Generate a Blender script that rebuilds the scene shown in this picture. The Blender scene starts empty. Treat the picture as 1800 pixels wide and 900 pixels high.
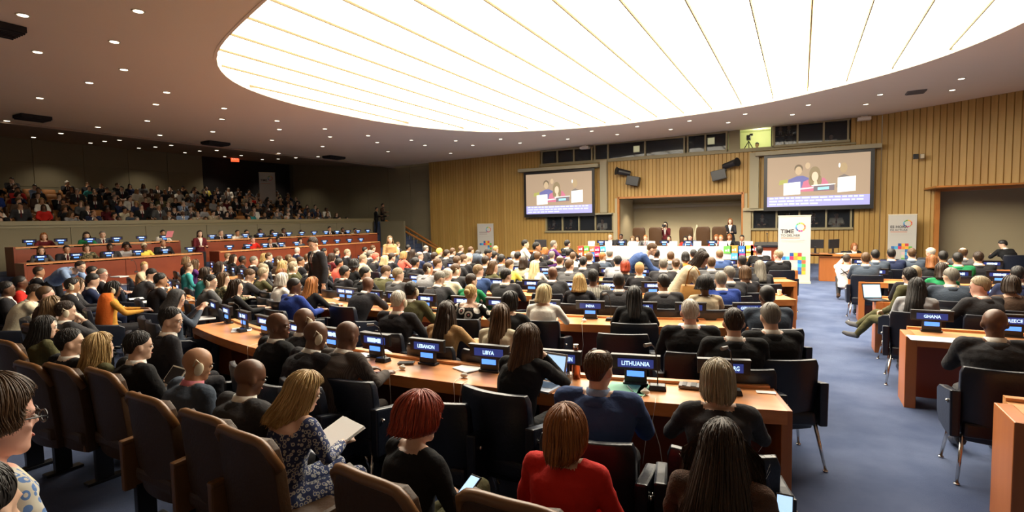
import bpy, bmesh, math, random
import numpy as np
from mathutils import Vector, Matrix, noise, kdtree
C = bpy.data.collections.new('conference_hall')      # linked to the scene at the end, keeps the remeshing quick
D2R = math.radians
# ------------------------------------------------------------------ camera
F, YAW, ROLL, CH = 940.0, D2R(28.4), 0.02, 2.04
PITCH = math.atan(62/940)
cd = bpy.data.cameras.new('camera'); cam = bpy.data.objects.new('camera', cd); C.objects.link(cam)
cd.sensor_width = 36; cd.lens = F/1800*36; cd.clip_end = 200; cd.clip_start = .05
RM = Matrix.Rotation(YAW, 3, 'Z') @ Matrix.Rotation(math.pi/2-PITCH, 3, 'X') @ Matrix.Rotation(-ROLL, 3, 'Z')
cam.matrix_world = Matrix.Translation((0, 0, CH)) @ RM.to_4x4()
bpy.context.scene.camera = cam
# ------------------------------------------------------------------ world, exposure
w = bpy.data.worlds.new('world'); bpy.context.scene.world = w; w.use_nodes = True
w.node_tree.nodes['Background'].inputs[0].default_value = (.34, .25, .16, 1)
w.node_tree.nodes['Background'].inputs[1].default_value = .45
vs = bpy.context.scene.view_settings
vs.view_transform = 'Standard'; vs.look = 'None'; vs.gamma = 1; vs.exposure = 0.0
LIGHT = 10.0            # strength of the luminous ceiling
SPOT = 45              # watts of each row of ceiling spots over the gallery
def lamp(kind, name, loc, power, col=(1, .86, .66), size=1.0, rot=(0, 0, 0), **k):
    l = bpy.data.lights.new(name, kind); l.energy = power; l.color = col
    if kind == 'AREA': l.size = size
    else: l.shadow_soft_size = size
    for a, b in k.items(): setattr(l, a, b)
    o = bpy.data.objects.new(name, l); o.location = loc; o.rotation_euler = rot; C.objects.link(o); return o
# ------------------------------------------------------------------ ray helpers (pixel of the photo -> point on a real plane)
def ray(x, y): return RM @ Vector(((x-900)/F, (450-y)/F, -1.0))
def at(x, y, z):
    d = ray(x, y); t = (z-CH)/d.z; return Vector((d.x*t, d.y*t, z))
def onX(x, y, X):
    d = ray(x, y); t = X/d.x; return Vector((X, d.y*t, d.z*t+CH))
def onY(x, y, Y):
    d = ray(x, y); t = Y/d.y; return Vector((d.x*t, Y, d.z*t+CH))
def dep(x, y, t):
    d = ray(x, y); return Vector((d.x*t, d.y*t, d.z*t+CH))
# ------------------------------------------------------------------ materials
MATS = {}
def mat(name, col, rough=.6, metal=0, emit=None, est=1, spec=.5, bump=None, vary=None, coat=0, alpha=1, trans=0):
    """bump=(scale,strength); vary=(scale(xyz),other colour,contrast)"""
    if name in MATS: return MATS[name]
    m = bpy.data.materials.new(name); MATS[name] = m; m.use_nodes = True
    nt = m.node_tree; b = nt.nodes['Principled BSDF']; L = nt.links.new
    b.inputs['Base Color'].default_value = (*col, 1); b.inputs['Roughness'].default_value = rough
    b.inputs['Metallic'].default_value = metal; b.inputs['Specular IOR Level'].default_value = spec
    b.inputs['Coat Weight'].default_value = coat; b.inputs['Alpha'].default_value = alpha
    b.inputs['Transmission Weight'].default_value = trans
    if emit: b.inputs['Emission Color'].default_value = (*emit, 1); b.inputs['Emission Strength'].default_value = est
    if vary or bump:
        tc = nt.nodes.new('ShaderNodeTexCoord')
    if vary:
        mp = nt.nodes.new('ShaderNodeMapping'); mp.inputs['Scale'].default_value = vary[0]
        L(tc.outputs['Object' if len(vary) < 4 else vary[3]], mp.inputs[0])
        n = nt.nodes.new('ShaderNodeTexNoise'); n.inputs['Scale'].default_value = 1; n.inputs['Detail'].default_value = 4
        L(mp.outputs[0], n.inputs['Vector'])
        r = nt.nodes.new('ShaderNodeValToRGB'); k = vary[2]
        r.color_ramp.elements[0].position = .5-k; r.color_ramp.elements[1].position = .5+k
        r.color_ramp.elements[0].color = (*col, 1); r.color_ramp.elements[1].color = (*vary[1], 1)
        L(n.outputs['Fac'], r.inputs[0]); L(r.outputs[0], b.inputs['Base Color'])
    if bump:
        n2 = nt.nodes.new('ShaderNodeTexNoise'); n2.inputs['Scale'].default_value = bump[0]; n2.inputs['Detail'].default_value = 3
        L(tc.outputs['Object'], n2.inputs['Vector'])
        bp = nt.nodes.new('ShaderNodeBump'); bp.inputs['Strength'].default_value = bump[1]; bp.inputs['Distance'].default_value = .02
        L(n2.outputs['Fac'], bp.inputs['Height']); L(bp.outputs[0], b.inputs['Normal'])
    return m
def wood(name, a, b_, scale=(1.5, 1.5, 14), rough=.35, spec=.5):
    return mat(name, a, rough, vary=(scale, b_, .22), spec=spec)
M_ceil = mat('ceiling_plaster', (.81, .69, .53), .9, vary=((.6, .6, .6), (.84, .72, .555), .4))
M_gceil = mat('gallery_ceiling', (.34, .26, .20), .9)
M_carpet = mat('blue_carpet', (.062, .086, .17), .98, spec=.08, vary=((1.6, 1.6, 1.6), (.135, .168, .275), .26), bump=(420, .5))
M_slat = wood('oak_slat', (.38, .225, .055), (.47, .295, .085), (7, 7, .5), .5)
M_groove = mat('slat_groove', (.27, .15, .04), .9)
M_conc = mat('olive_wall_panel', (.23, .20, .125), .85, vary=((.5, .5, .5), (.26, .225, .145), .4))
M_beige = mat('beige_wall', (.42, .35, .22), .85, vary=((.4, .4, .4), (.46, .39, .25), .4))
M_trimw = wood('cherry_trim', (.42, .15, .03), (.50, .20, .05), (2, 2, 2))
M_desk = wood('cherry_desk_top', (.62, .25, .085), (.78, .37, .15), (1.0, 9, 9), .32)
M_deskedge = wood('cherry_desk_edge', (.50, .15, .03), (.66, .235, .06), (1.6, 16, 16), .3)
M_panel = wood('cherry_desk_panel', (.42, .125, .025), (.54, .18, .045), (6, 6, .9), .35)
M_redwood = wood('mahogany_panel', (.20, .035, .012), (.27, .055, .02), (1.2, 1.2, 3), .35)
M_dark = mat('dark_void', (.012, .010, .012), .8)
M_black = mat('black_plastic', (.015, .015, .018), .35)
M_grey = mat('grey_plastic', (.16, .15, .14), .5)
M_leather = mat('black_leather', (.009, .012, .022), .34, spec=.5, bump=(60, .12))
M_chrome = mat('chrome', (.75, .72, .66), .18, 1)
M_brown = mat('brown_leather', (.058, .027, .010), .5, spec=.35, bump=(45, .12))
M_brownedge = mat('brown_wood_edge', (.19, .085, .028), .38)
M_tan = mat('orange_tan_upholstery', (.36, .145, .035), .7)
M_frame = mat('olive_frame_metal', (.26, .22, .12), .5)
M_house = mat('screen_housing_grey', (.34, .30, .20), .6)
M_paper = mat('white_paper', (.80, .80, .79), .7)
M_white = mat('white_plastic', (.80, .76, .66), .45)
M_cream = mat('cream_plastic', (.66, .58, .42), .4)
M_cloth_w = mat('white_cloth', (.60, .58, .52), .8)
M_glass = mat('booth_glass', (.03, .035, .045), .04, spec=.6, alpha=.35)
M_light = mat('luminous_ceiling', (1, .95, .82), .6, emit=(1.0, .915, .74), est=LIGHT)
M_down = mat('downlight_glow', (1, .9, .7), .5, emit=(1, .88, .68), est=5)
M_ledb = mat('led_blue_panel', (.01, .02, .10), .3, emit=(.06, .09, .42), est=.42)
M_ledt = mat('led_letters', (.5, .7, 1), .3, emit=(.50, .74, 1.0), est=1.6)
M_ledl = mat('small_blue_screen', (.05, .15, .5), .3, emit=(.10, .30, .95), est=1.5)
M_lap = mat('laptop_screen', (.5, .7, .9), .3, emit=(.45, .70, 1.0), est=1.0)
M_exit = mat('exit_sign_red', (.8, .05, .01), .4, emit=(1, .10, .03), est=1.8)
def flat(name, col, em=0): return mat(name, col, .6, emit=col if em else None, est=em)
# ------------------------------------------------------------------ mesh builder
class MB:
    def __init__(s): s.v = []; s.f = []; s.m = []; s.uv = None
    def add(s, vs_, fs_, mi=0):
        o = len(s.v); s.v += [tuple(p) for p in vs_]; s.f += [tuple(i+o for i in q) for q in fs_]; s.m += [mi]*len(fs_)
    def box(s, c, d, mi=0, rz=0, rx=0, ry=0, taper=1):
        x, y, z = d[0]/2, d[1]/2, d[2]/2
        R = Matrix.Rotation(rz, 3, 'Z') @ Matrix.Rotation(ry, 3, 'Y') @ Matrix.Rotation(rx, 3, 'X')
        P = []
        for k in (-1, 1):
            t = taper if k == 1 else 1
            for a, b in ((-1, -1), (1, -1), (1, 1), (-1, 1)): P.append(Vector(c) + R @ Vector((a*x*t, b*y*t, k*z)))
        s.add(P, [(3, 2, 1, 0), (4, 5, 6, 7), (0, 1, 5, 4), (1, 2, 6, 5), (2, 3, 7, 6), (3, 0, 4, 7)], mi)
    def loft(s, rings, mi=0, cap=True):
        n = len(rings[0]); o = len(s.v); fs_ = []
        for i in range(len(rings)-1):
            for j in range(n):
                k = (j+1) % n; fs_.append((i*n+j, i*n+k, (i+1)*n+k, (i+1)*n+j))
        vs_ = [p for r in rings for p in r]
        if cap: fs_.append(tuple(range(n-1, -1, -1))); fs_.append(tuple((len(rings)-1)*n+j for j in range(n)))
        s.add(vs_, fs_, mi)
    def tube(s, pts, rad, mi=0, n=8):
        pts = [Vector(p) for p in pts]
        if not hasattr(rad, '__len__'): rad = [rad]*len(pts)
        rings = []; up = Vector((.123, .31, .94)).normalized()
        for i, p in enumerate(pts):
            t = (pts[min(i+1, len(pts)-1)] - pts[max(i-1, 0)]).normalized()
            u = t.cross(up)
            if u.length < .05: u = t.cross(Vector((1, 0, 0)))
            u.normalize(); v = t.cross(u)
            rings.append([p + (u*math.cos(a)+v*math.sin(a))*rad[i] for a in [2*math.pi*k/n for k in range(n)]])
        s.loft(rings, mi)
    def ell(s, c, r, mi=0, n=10, m=6, rot=None):
        P = []; Fs = []; c = Vector(c)
        def tr(p):
            p = Vector(p); 
            return c + (rot @ p if rot else p)
        P.append(tr((0, 0, -r[2])))
        for i in range(1, m):
            ph = -math.pi/2+math.pi*i/m
            for j in range(n):
                a = 2*math.pi*j/n; P.append(tr((r[0]*math.cos(ph)*math.cos(a), r[1]*math.cos(ph)*math.sin(a), r[2]*math.sin(ph))))
        P.append(tr((0, 0, r[2]))); T = len(P)-1
        for j in range(n):
            k = (j+1) % n; Fs.append((0, 1+k, 1+j)); Fs.append((T, 1+(m-2)*n+j, 1+(m-2)*n+k))
            for i in range(m-2): Fs.append((1+i*n+j, 1+i*n+k, 1+(i+1)*n+k, 1+(i+1)*n+j))
        s.add(P, Fs, mi)
    def prism(s, poly, z0, z1, mi=0, M=None):
        n = len(poly); P = [Vector((a, b, z0)) for a, b in poly]+[Vector((a, b, z1)) for a, b in poly]
        if M: P = [M @ p for p in P]
        s.add(P, [tuple(range(n-1, -1, -1)), tuple(range(n, 2*n))]+[(i, (i+1) % n, n+(i+1) % n, n+i) for i in range(n)], mi)
    def mesh(s, name, mats, smooth=False, bevel=0, seg=2):
        me = bpy.data.meshes.new(name); me.from_pydata(s.v, [], s.f)
        for m in (mats if isinstance(mats, (list, tuple)) else [mats]): me.materials.append(m)
        me.polygons.foreach_set('material_index', s.m)
        if bevel:
            bm = bmesh.new(); bm.from_mesh(me)
            bmesh.ops.bevel(bm, geom=[e for e in bm.edges if e.calc_face_angle(0) > .6], offset=bevel, segments=seg, affect='EDGES', profile=.6, clamp_overlap=True)
            bm.to_mesh(me); bm.free()
        if smooth: me.polygons.foreach_set('use_smooth', [True]*len(me.polygons))
        me.update(); return me
def link(name, me, parent=None, loc=None, rot=None):
    o = bpy.data.objects.new(name, me); C.objects.link(o)
    if parent: o.parent = parent
    if loc is not None: o.location = loc
    if rot is not None: o.rotation_euler = rot
    return o
def tag(o, label=None, cat=None, group=None, kind=None):
    if label: o['label'] = label
    if cat: o['category'] = cat
    if group: o['group'] = group
    if kind: o['kind'] = kind
    return o
def thing(name, label, cat, loc=(0, 0, 0), rz=0, group=None):
    return tag(link(name, None, None, loc, (0, 0, rz)), label, cat, group)
def struct(name, me, parent=None):
    o = link(name, me, parent)
    if not parent: o['kind'] = 'structure'
    return o
def dup(root, loc, rz, label=None, group=None, deep=True):
    r = root.copy(); C.objects.link(r); r.location = loc; r.rotation_euler = (0, 0, rz)
    if label: r['label'] = label
    if group: r['group'] = group
    if deep:
        for ch in list(root.children):
            c = ch.copy(); C.objects.link(c); c.parent = r
            for g in ch.children:
                d = g.copy(); C.objects.link(d); d.parent = c
    return r
def text(name, body, parent, loc, size, m, rot=(math.pi/2, 0, 0), align='CENTER', bold=.0, sx=1):
    cu = bpy.data.curves.new(name, 'FONT'); cu.body = body; cu.size = size; cu.align_x = align; cu.align_y = 'CENTER'
    cu.resolution_u = 2; cu.offset = bold; cu.extrude = .001; cu.materials.append(m)
    t = bpy.data.objects.new('tmp', cu); S = bpy.context.scene.collection; S.objects.link(t); me = bpy.data.meshes.new_from_object(t.evaluated_get(bpy.context.evaluated_depsgraph_get())); bpy.data.objects.remove(t)
    me.name = name; o = link(name, me, parent, loc, rot); o.scale = (sx, 1, 1); return o
def slab(x0, x1, y0, y1, z0, z1, mi=0, mb=None):
    mb = mb or MB(); mb.box(((x0+x1)/2, (y0+y1)/2, (z0+z1)/2), (x1-x0, y1-y0, z1-z0), mi); return mb
ORD = ['first', 'second', 'third', 'fourth', 'fifth', 'sixth', 'seventh', 'eighth', 'ninth', 'tenth', 'eleventh', 'twelfth', 'thirteenth', 'fourteenth', 'fifteenth', 'sixteenth', 'seventeenth', 'eighteenth', 'nineteenth', 'twentieth']
def nth(i):
    if i < 20: return ORD[i]
    i += 1; return '%d%s' % (i, {1: 'st', 2: 'nd', 3: 'rd'}.get(i % 10, 'th'))

# ================================================================== ROOM
YW = 25.6                                   # front wall
def cz(x): return 5.87+.0155*(x-1.6)        # main ceiling height (very slight fall to the left)
XF = -22.2                                  # fold / gallery parapet line
def gz(x): return cz(XF)+.08*(XF-x)
mb = MB(); mb.box((-13, 12, -.05), (50, 34, .1)); struct('floor', mb.mesh('floor', M_carpet))
# luminous oval outline, fitted through points of its rim
RIM = [(475, 0), (420, 50), (385, 85), (378, 102), (385, 122), (410, 145), (480, 172), (600, 200), (700, 218), (870, 232), (1050, 222), (1190, 205), (1340, 182), (1450, 157), (1600, 118), (1750, 62)]
def atceil(x, y):
    d = ray(x, y); t = (cz(0)-CH)/(d.z-.0155*d.x); X = d.x*t
    if X < XF: t = (gz(0)-CH)/(d.z+.08*d.x)
    return Vector((d.x*t, d.y*t, CH+d.z*t))
rp = np.array([atceil(*p)[:2] for p in RIM])
cx0, cy0 = -4.9, 11.5
# superellipse |x/a|^p+|y/b|^p=1 : least squares by coarse search
best = None
for a in np.arange(8.0, 10.2, .2):
    for b in np.arange(7.2, 10.2, .2):
        for cxx in np.arange(-6, -3.9, .3):
            for cyy in np.arange(9.5, 13, .3):
                for p in (2.0, 2.4, 2.8, 3.2):
                    q = (np.abs((rp[:, 0]-cxx)/a)**p+np.abs((rp[:, 1]-cyy)/b)**p)**(1/p)
                    e = np.sum((q-1)**2)
                    if best is None or e < best[0]: best = (e, a, b, cxx, cyy, p)
_, EA, EB, ECX, ECY, EP = best
print('oval', best)
N_ = 120
_t = np.arctan2((rp[:, 1]-ECY)/EB, (rp[:, 0]-ECX)/EA) % (2*math.pi); _q = (np.abs((rp[:, 0]-ECX)/EA)**EP+np.abs((rp[:, 1]-ECY)/EB)**EP)**(1/EP)
_o = np.argsort(_t); _t, _q = _t[_o], _q[_o]
_tt = 2*math.pi*np.arange(N_)/N_; _qq = np.interp(_tt, np.r_[_t[-1]-2*math.pi, _t, _t[0]+2*math.pi], np.r_[_q[-1], _q, _q[0]])
for _ in range(3): _qq = (np.roll(_qq, 1)+_qq+np.roll(_qq, -1))/3
def oval(k, s=1.0):
    t = 2*math.pi*k/N_; c, s_ = math.cos(t), math.sin(t)
    r = (abs(c)**EP+abs(s_)**EP)**(-1/EP)*_qq[k % N_]
    return ECX+EA*s*r*c, ECY+EB*s*r*s_
# main ceiling with the oval cut out
mb = MB(); ring = [oval(k) for k in range(N_)]; X0, X1, Y0, Y1 = XF, 12, -4, 25.8
outer = []
for (x, y) in ring:
    dx, dy = x-ECX, y-ECY
    t = min([(X1-ECX)/dx if dx > 1e-6 else 9e9, (X0-ECX)/dx if dx < -1e-6 else 9e9, (Y1-ECY)/dy if dy > 1e-6 else 9e9, (Y0-ECY)/dy if dy < -1e-6 else 9e9])
    outer.append((ECX+dx*t, ECY+dy*t))
P = [(x, y, cz(x)) for x, y in ring]+[(x, y, cz(x)) for x, y in outer]+[(x, y, cz(x)+.32) for x, y in ring]
fs = [(k, (k+1) % N_, N_+(k+1) % N_, N_+k) for k in range(N_)]+[(k, 2*N_+k, 2*N_+(k+1) % N_, (k+1) % N_) for k in range(N_)]
# corners
crn = [(X1, Y1), (X0, Y1), (X0, Y0), (X1, Y0)]
for (x, y) in crn:
    o = len(P); P.append((x, y, cz(x)))
    ks = [k for k in range(N_) if True]
    # wedge between the two outer points on either side of the corner
    for k in range(N_):
        a_, b_ = outer[k], outer[(k+1) % N_]
        onv = lambda q: (abs(q[0]-x) < 1e-4, abs(q[1]-y) < 1e-4)
        if onv(a_) != onv(b_) and (any(onv(a_)) and any(onv(b_))): fs.append((N_+k, N_+(k+1) % N_, o))
mb.add(P, fs); ceiling = struct('ceiling', mb.mesh('ceiling', M_ceil))
# gallery ceiling
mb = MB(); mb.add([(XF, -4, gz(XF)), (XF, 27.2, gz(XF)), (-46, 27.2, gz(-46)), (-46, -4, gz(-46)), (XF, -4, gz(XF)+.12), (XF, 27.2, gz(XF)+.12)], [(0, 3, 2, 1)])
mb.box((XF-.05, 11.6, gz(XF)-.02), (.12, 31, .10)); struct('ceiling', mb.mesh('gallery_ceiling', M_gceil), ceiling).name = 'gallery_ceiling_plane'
# luminous panels, strips running toward the front wall
lum = thing('luminous_ceiling', 'huge glowing cream oval light panel set into the ceiling', 'ceiling light', (ECX, ECY, 5.9))
def chord(x):
    ys = []
    for k in range(N_):
        (xa_, ya_), (xb_, yb_) = oval(k), oval(k+1)
        if (xa_-x)*(xb_-x) < 0: ys.append(ya_+(yb_-ya_)*(x-xa_)/(xb_-xa_))
    return (min(ys), max(ys)) if len(ys) > 1 else (0, 0)
OX0, OX1 = min(oval(k)[0] for k in range(N_))+.02, max(oval(k)[0] for k in range(N_))-.02
x = ECX-EA; e0 = -9.87
xs = [OX0]+[e for e in [e0+1.0*i-6 for i in range(30)] if OX0+.1 < e < OX1-.1]+[OX1]
for i in range(len(xs)-1):
    a, b = xs[i]+.028, xs[i+1]-.028; n = 10; top = []; bot = []
    for j in range(n+1):
        xx = a+(b-a)*j/n; y0_, y1_ = chord(xx)
        if y1_-y0_ > .07: top.append((xx, y1_-.03)); bot.append((xx, y0_+.03))
    if len(top) < 2: continue
    mb = MB(); n = len(top)
    for j in range(n-1):
        q = [bot[j], bot[j+1], top[j+1], top[j]]
        vs_ = [(px-ECX, py-ECY, cz(px)-5.9+.12) for px, py in q]+[(px-ECX, py-ECY, cz(px)-5.9+.15) for px, py in q]
        mb.add(vs_, [(3, 2, 1, 0), (4, 5, 6, 7)])
    link('light_panel', mb.mesh('light_panel', M_light), lum)
mb = MB(); mb.add([(oval(k, 1.0)[0]-ECX, oval(k, 1.0)[1]-ECY, cz(oval(k)[0])-5.9+.19) for k in range(N_)], [tuple(range(N_))])
fin = MAT_FIN = mat('seam_fin', (.14, .10, .05), .9)
for xe in xs[1:-1]:
    y0_, y1_ = chord(xe)
    if y1_-y0_ > .2:
        m = MB(); m.box((xe-ECX, (y0_+y1_)/2-ECY, cz(xe)-5.9+.10), (.022, y1_-y0_-.08, .05)); link('seam_fin', m.mesh('seam_fin', fin), lum)
link('backing_board', mb.mesh('backing_board', mat('oval_backing', (.16, .11, .05), .9)), lum)
mb = MB(); rr = []
for k in range(N_):
    a_, b_ = oval(k, 1.0), oval(k, 1.008); c_ = cz(a_[0])-5.9
    rr.append([Vector((p[0]-ECX, p[1]-ECY, c_+dz)) for p, dz in ((a_, -.012), (b_, -.012), (b_, .03), (a_, .03))])
mb.loft(rr+[rr[0]], cap=False); link('rim', mb.mesh('rim', M_ceil), lum)
# downlights
dl_px = [(40,26),(243,19),(201,73),(66,91),(218,122),(157,145),(293,162),(274,183),(70,172),(259,212),(394,190),(390,209),(374,231),(172,223),(12,212),(59,241),(107,234),(138,229),(159,251),(184,248),(210,246),(244,242),(281,237),(244,260),(273,258),(301,255),(336,252),(325,268),(351,265),(381,264),(395,275),(424,273),(487,212),(491,227),(478,246),(571,226),(580,240),(567,257),(647,238),(663,250),(682,266),(723,246),(747,255),(792,269),(801,247),(831,255),(880,244),(461,280),(490,269),(489,279),(520,277),(559,275),(914,251),(956,238),(998,244),(1040,230),(1085,236),(1120,222),(1179,227),(1212,212),(1280,215),(1310,200),(1393,201),(1421,184),(1522,183),(1547,166),(1674,158),(1690,138)]
mb = MB(); mb.tube([(0, 0, -.012), (0, 0, .004)], .072, n=20); me_g = mb.mesh('lens', M_down)
mb = MB()
for k in range(20):
    pass
rr = [[Vector((r*math.cos(a), r*math.sin(a), z)) for r, z in ((.072, -.006), (.095, -.014), (.105, 0), (.072, .01))] for a in [2*math.pi*k/20 for k in range(20)]]
mb.loft(rr+[rr[0]], cap=False); me_r = mb.mesh('trim_ring', M_cream)
dls = sorted([atceil(*p) for p in dl_px], key=lambda v: v.x)
gi = mi_ = 0
for v in dls:
    g = v.x < XF
    if g: lab = 'small bright downlight over the gallery, %s counted from its back wall' % nth(gi); gi += 1
    else: lab = 'small round downlight in the main ceiling, %s counted from the gallery side' % nth(mi_); mi_ += 1
    o = thing('downlight', lab, 'downlight', v+Vector((0, 0, -.003)), 0, 'downlights over the gallery' if g else 'downlights in the main ceiling')
    link('lens', me_g, o); link('trim_ring', me_r, o)
for yy in (8, 12, 16, 20, 24):
    for xx in (-24.5, -29.9): lamp('SPOT', 'gallery_spot', (xx, yy, gz(xx)-.06), SPOT*(1 if xx > -26 else 2.6), size=.1, spot_size=2.0, spot_blend=.8)
    lamp('SPOT', 'tier_spot', (-18.5, yy, cz(-18)-.05), SPOT*1.2, size=.1, spot_size=2.0, spot_blend=.8)
# ceiling speaker grilles
for (px, py, wdt, lab) in ((57, 204, .75, 'large dark loudspeaker grille in the ceiling fold at the far left'), (379, 250, .9, 'dark loudspeaker grille in the ceiling above the gallery middle'), (587, 275, 1.0, 'dark loudspeaker grille in the ceiling near the red wall corner'), (2, 46, .5, 'dark grille cut by the left picture edge')):
    v = atceil(px, py); mb = MB(); mb.box((0, 0, -.05), (.6, wdt, .1))
    for k in range(6): mb.box((-.24+.096*k, 0, -.115), (.04, wdt*.95, .03))
    o = tag(link('ceiling_speaker', mb.mesh('ceiling_speaker', M_dark), None, v), lab, 'speaker')
v = atceil(1610, 161); mb = MB(); mb.box((0, 0, -.02), (.5, .5, .04))
for k in range(5): mb.box((0, -.2+.1*k, -.045), (.46, .03, .02))
tag(link('ceiling_vent', mb.mesh('ceiling_vent', M_grey), None, v), 'small grey square air vent in the ceiling at the right', 'vent')

# ------------------------------------------------------------------ front wall with oak slats
XL = -19.3
WP = [(XL, YW), (2.75, YW), (4.2, 24.75), (6.3, 23.5), (8.6, 21.7), (10.6, 19.2)]   # plan of the wall
UPPER = (-12.0, 1.68, 4.92, 5.86)
HOLES = [UPPER, (-11.8, -8.1, 1.42, 2.33), (-1.9, 1.82, 1.45, 2.35), (-7.88, -2.24, -1, 3.02)]
wall = struct('wall_front', (lambda m: (m.box((0, 0, -50), (.01, .01, .01)), m)[1])(MB()).mesh('x', M_groove))
# backing boards between openings
def spans(xa, xb, holes, zt):
    iv = [(0, zt)]
    for (a, b, c, d) in holes:
        if a < (xa+xb)/2 < b:
            iv = [(p, q) for s, e in iv for p, q in ((s, min(e, c)), (max(s, d), e)) if q-p > .02]
    return iv
mb = MB(); sw = .172; n = int(round((2.75-XL)/sw)); sw = (2.75-XL)/n; mesh_cache = {}
random.seed(5)
mslats = [M_slat, wood('oak_slat_light', (.42, .255, .068), (.50, .32, .10), (7, 7, .5), .5), wood('oak_slat_deep', (.35, .20, .046), (.43, .26, .072), (7, 7, .5), .5)]
def slat_mesh(w_, h_, k):
    key = (round(w_, 3), round(h_, 2), k)
    if key not in mesh_cache:
        m = MB(); m.prism([(-w_/2+.008, 0), (-w_/2+.018, -.026), (w_/2-.018, -.026), (w_/2-.008, 0)], 0, h_); mesh_cache[key] = m.mesh('wood_slat', mslats[k])
    return mesh_cache[key]
for i in range(n):
    xa = XL+i*sw; xb = xa+sw
    for (z0, z1) in spans(xa, xb, HOLES, round(cz(xa), 1)+.1):
        mb.box(((xa+xb)/2, YW+.09, (z0+z1)/2), (sw, .10, z1-z0))
        o = link('wood_slat', slat_mesh(sw, z1-z0, random.choice((0, 0, 0, 1, 2))), wall, ((xa+xb)/2, YW+.04, z0))
for a, b in zip(WP[1:-1], WP[2:]):
    a, b = Vector(a), Vector(b); d = b-a; L_ = d.length; m_ = int(L_/.2); ang = math.atan2(d.y, d.x)
    for i in range(m_):
        c = a+d*((i+.5)/m_); holes = [(4.3, 20, -1, 2.86)]
        for (z0, z1) in spans(c.x, c.x, [(h[0], h[1], h[2], h[3]) for h in holes], 6.0):
            mb.box((c.x-math.sin(ang)*.09, c.y+math.cos(ang)*.09, (z0+z1)/2), (L_/m_+.01, .10, z1-z0), rz=ang)
            link('wood_slat', slat_mesh(L_/m_, z1-z0, random.choice((0, 0, 0, 1, 2))), wall, (c.x-math.sin(ang)*.04, c.y+math.cos(ang)*.04, z0), (0, 0, ang))
wall.data = mb.mesh('wall_front', M_groove)
# right recess with cherry frame
mb = MB(); mb.box((4.36, 24.75, 1.43), (.14, .5, 2.86)); mb.box((7.4, 22.75, 2.86), (6.9, .45, .16), rz=math.atan2(21.7-24.7, 8.6-4.3))
mb.box((4.36, 25.9, 1.4), (.10, 2.0, 2.8)); mb.box((8.3, 24.9, 2.9), (8.6, 4.2, .06))
struct('trim_1', mb.mesh('trim_1', M_trimw))
mb = MB(); mb.box((8.4, 25.4, 1.45), (8.5, .1, 2.9)); struct('wall_recess', mb.mesh('wall_recess', M_beige))
# central alcove
mb = MB(); mb.box((-5.06, 28.6, 1.6), (7.6, .1, 3.4)); mb.box((-5.06, 28.45, 2.72), (6.6, .12, .10), 1); mb.box((-5.06, 28.5, 2.62), (6.6, .02, .12), 2)
mb.box((-7.98, 27.1, 1.5), (.12, 3.0, 3.06)); mb.box((-2.14, 27.1, 1.5), (.12, 3.0, 3.06)); mb.box((-5.06, 27.15, 3.09), (5.9, 3.0, .08))
struct('wall_alcove', mb.mesh('wall_alcove', [M_beige, M_house, mat('cove_strip', (.5, .45, .35), .8)]))
mb = MB(); mb.box((-7.86, YW+.02, 1.55), (.10, .16, 3.1)); mb.box((-2.26, YW+.02, 1.55), (.10, .16, 3.1)); mb.box((-5.06, YW+.02, 3.04), (5.6, .16, .09))
struct('trim_2', mb.mesh('trim_2', M_trimw))
for k, xx in enumerate((-7.0, -5.75, -4.45, -3.1)):
    o = thing('downlight', 'small downlight in the alcove soffit above the podium, %s from the left' % nth(k), 'downlight', (xx, 26.3, 3.045), 0, 'alcove downlights'); link('lens', me_g, o); link('trim_ring', me_r, o)
    lamp('SPOT', 'alcove_spot', (xx, 27.1, 3.0), 190, size=.06, spot_size=1.9, spot_blend=.7)
# booth windows : frames, panes, dark rooms behind
def booth(name, x0, x1, z0, z1, cuts, depth=1.8, inside=M_dark, ztop=None):
    mb = MB(); t = .07
    mb.box(((x0+x1)/2, YW+.03, z0-.03), (x1-x0+.14, .22, .09)); mb.box(((x0+x1)/2, YW+.03, z1+.0), (x1-x0+.14, .20, .08))
    for c in [x0]+cuts+[x1]: mb.box((c, YW+.03, (z0+z1)/2), (t, .16, z1-z0))
    fr = struct(name, mb.mesh(name, M_frame))
    e = [x0]+cuts+[x1]
    for a, b in zip(e[:-1], e[1:]):
        m = MB(); m.box(((a+b)/2, YW+.06, (z0+z1)/2), (b-a-t, .012, z1-z0)); link('window_pane', m.mesh('window_pane', M_glass), fr)
    m = MB(); Yb = YW+.14
    m.box(((x0+x1)/2, Yb+depth, (z0+z1)/2), (x1-x0+.3, .06, z1-z0+.5)); m.box((x0-.1, Yb+depth/2, (z0+z1)/2), (.06, depth, z1-z0+.5)); m.box((x1+.1, Yb+depth/2, (z0+z1)/2), (.06, depth, z1-z0+.5))
    m.box(((x0+x1)/2, Yb+depth/2, z0-.12), (x1-x0+.3, depth, .05)); m.box(((x0+x1)/2, Yb+depth/2, z1+.2), (x1-x0+.3, depth, .05))
    link('booth_room', m.mesh('booth_room', inside), fr); return fr
px = lambda x, y=250: onY(x, y, YW).x
M_inside = mat('booth_wall', (.07, .065, .05), .8)
M_nicheg = mat('niche_wall', (.62, .66, .36), .8)
booth('window_1', -11.95, -9.2, 4.95, 5.62, [px(980, 275), px(1009, 273)], inside=M_inside)
booth('window_2', -9.05, px(1203, 250), 4.96, 5.72, [px(1069, 268), px(1134, 262)], inside=M_inside)
booth('window_3', px(1209, 250), px(1277, 245), 4.97, 5.76, [px(1240, 245)], inside=M_inside)
booth('window_4', px(1361, 235), 1.62, 5.0, 5.84, [px(1402, 235), px(1448, 230)], inside=M_inside)
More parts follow.
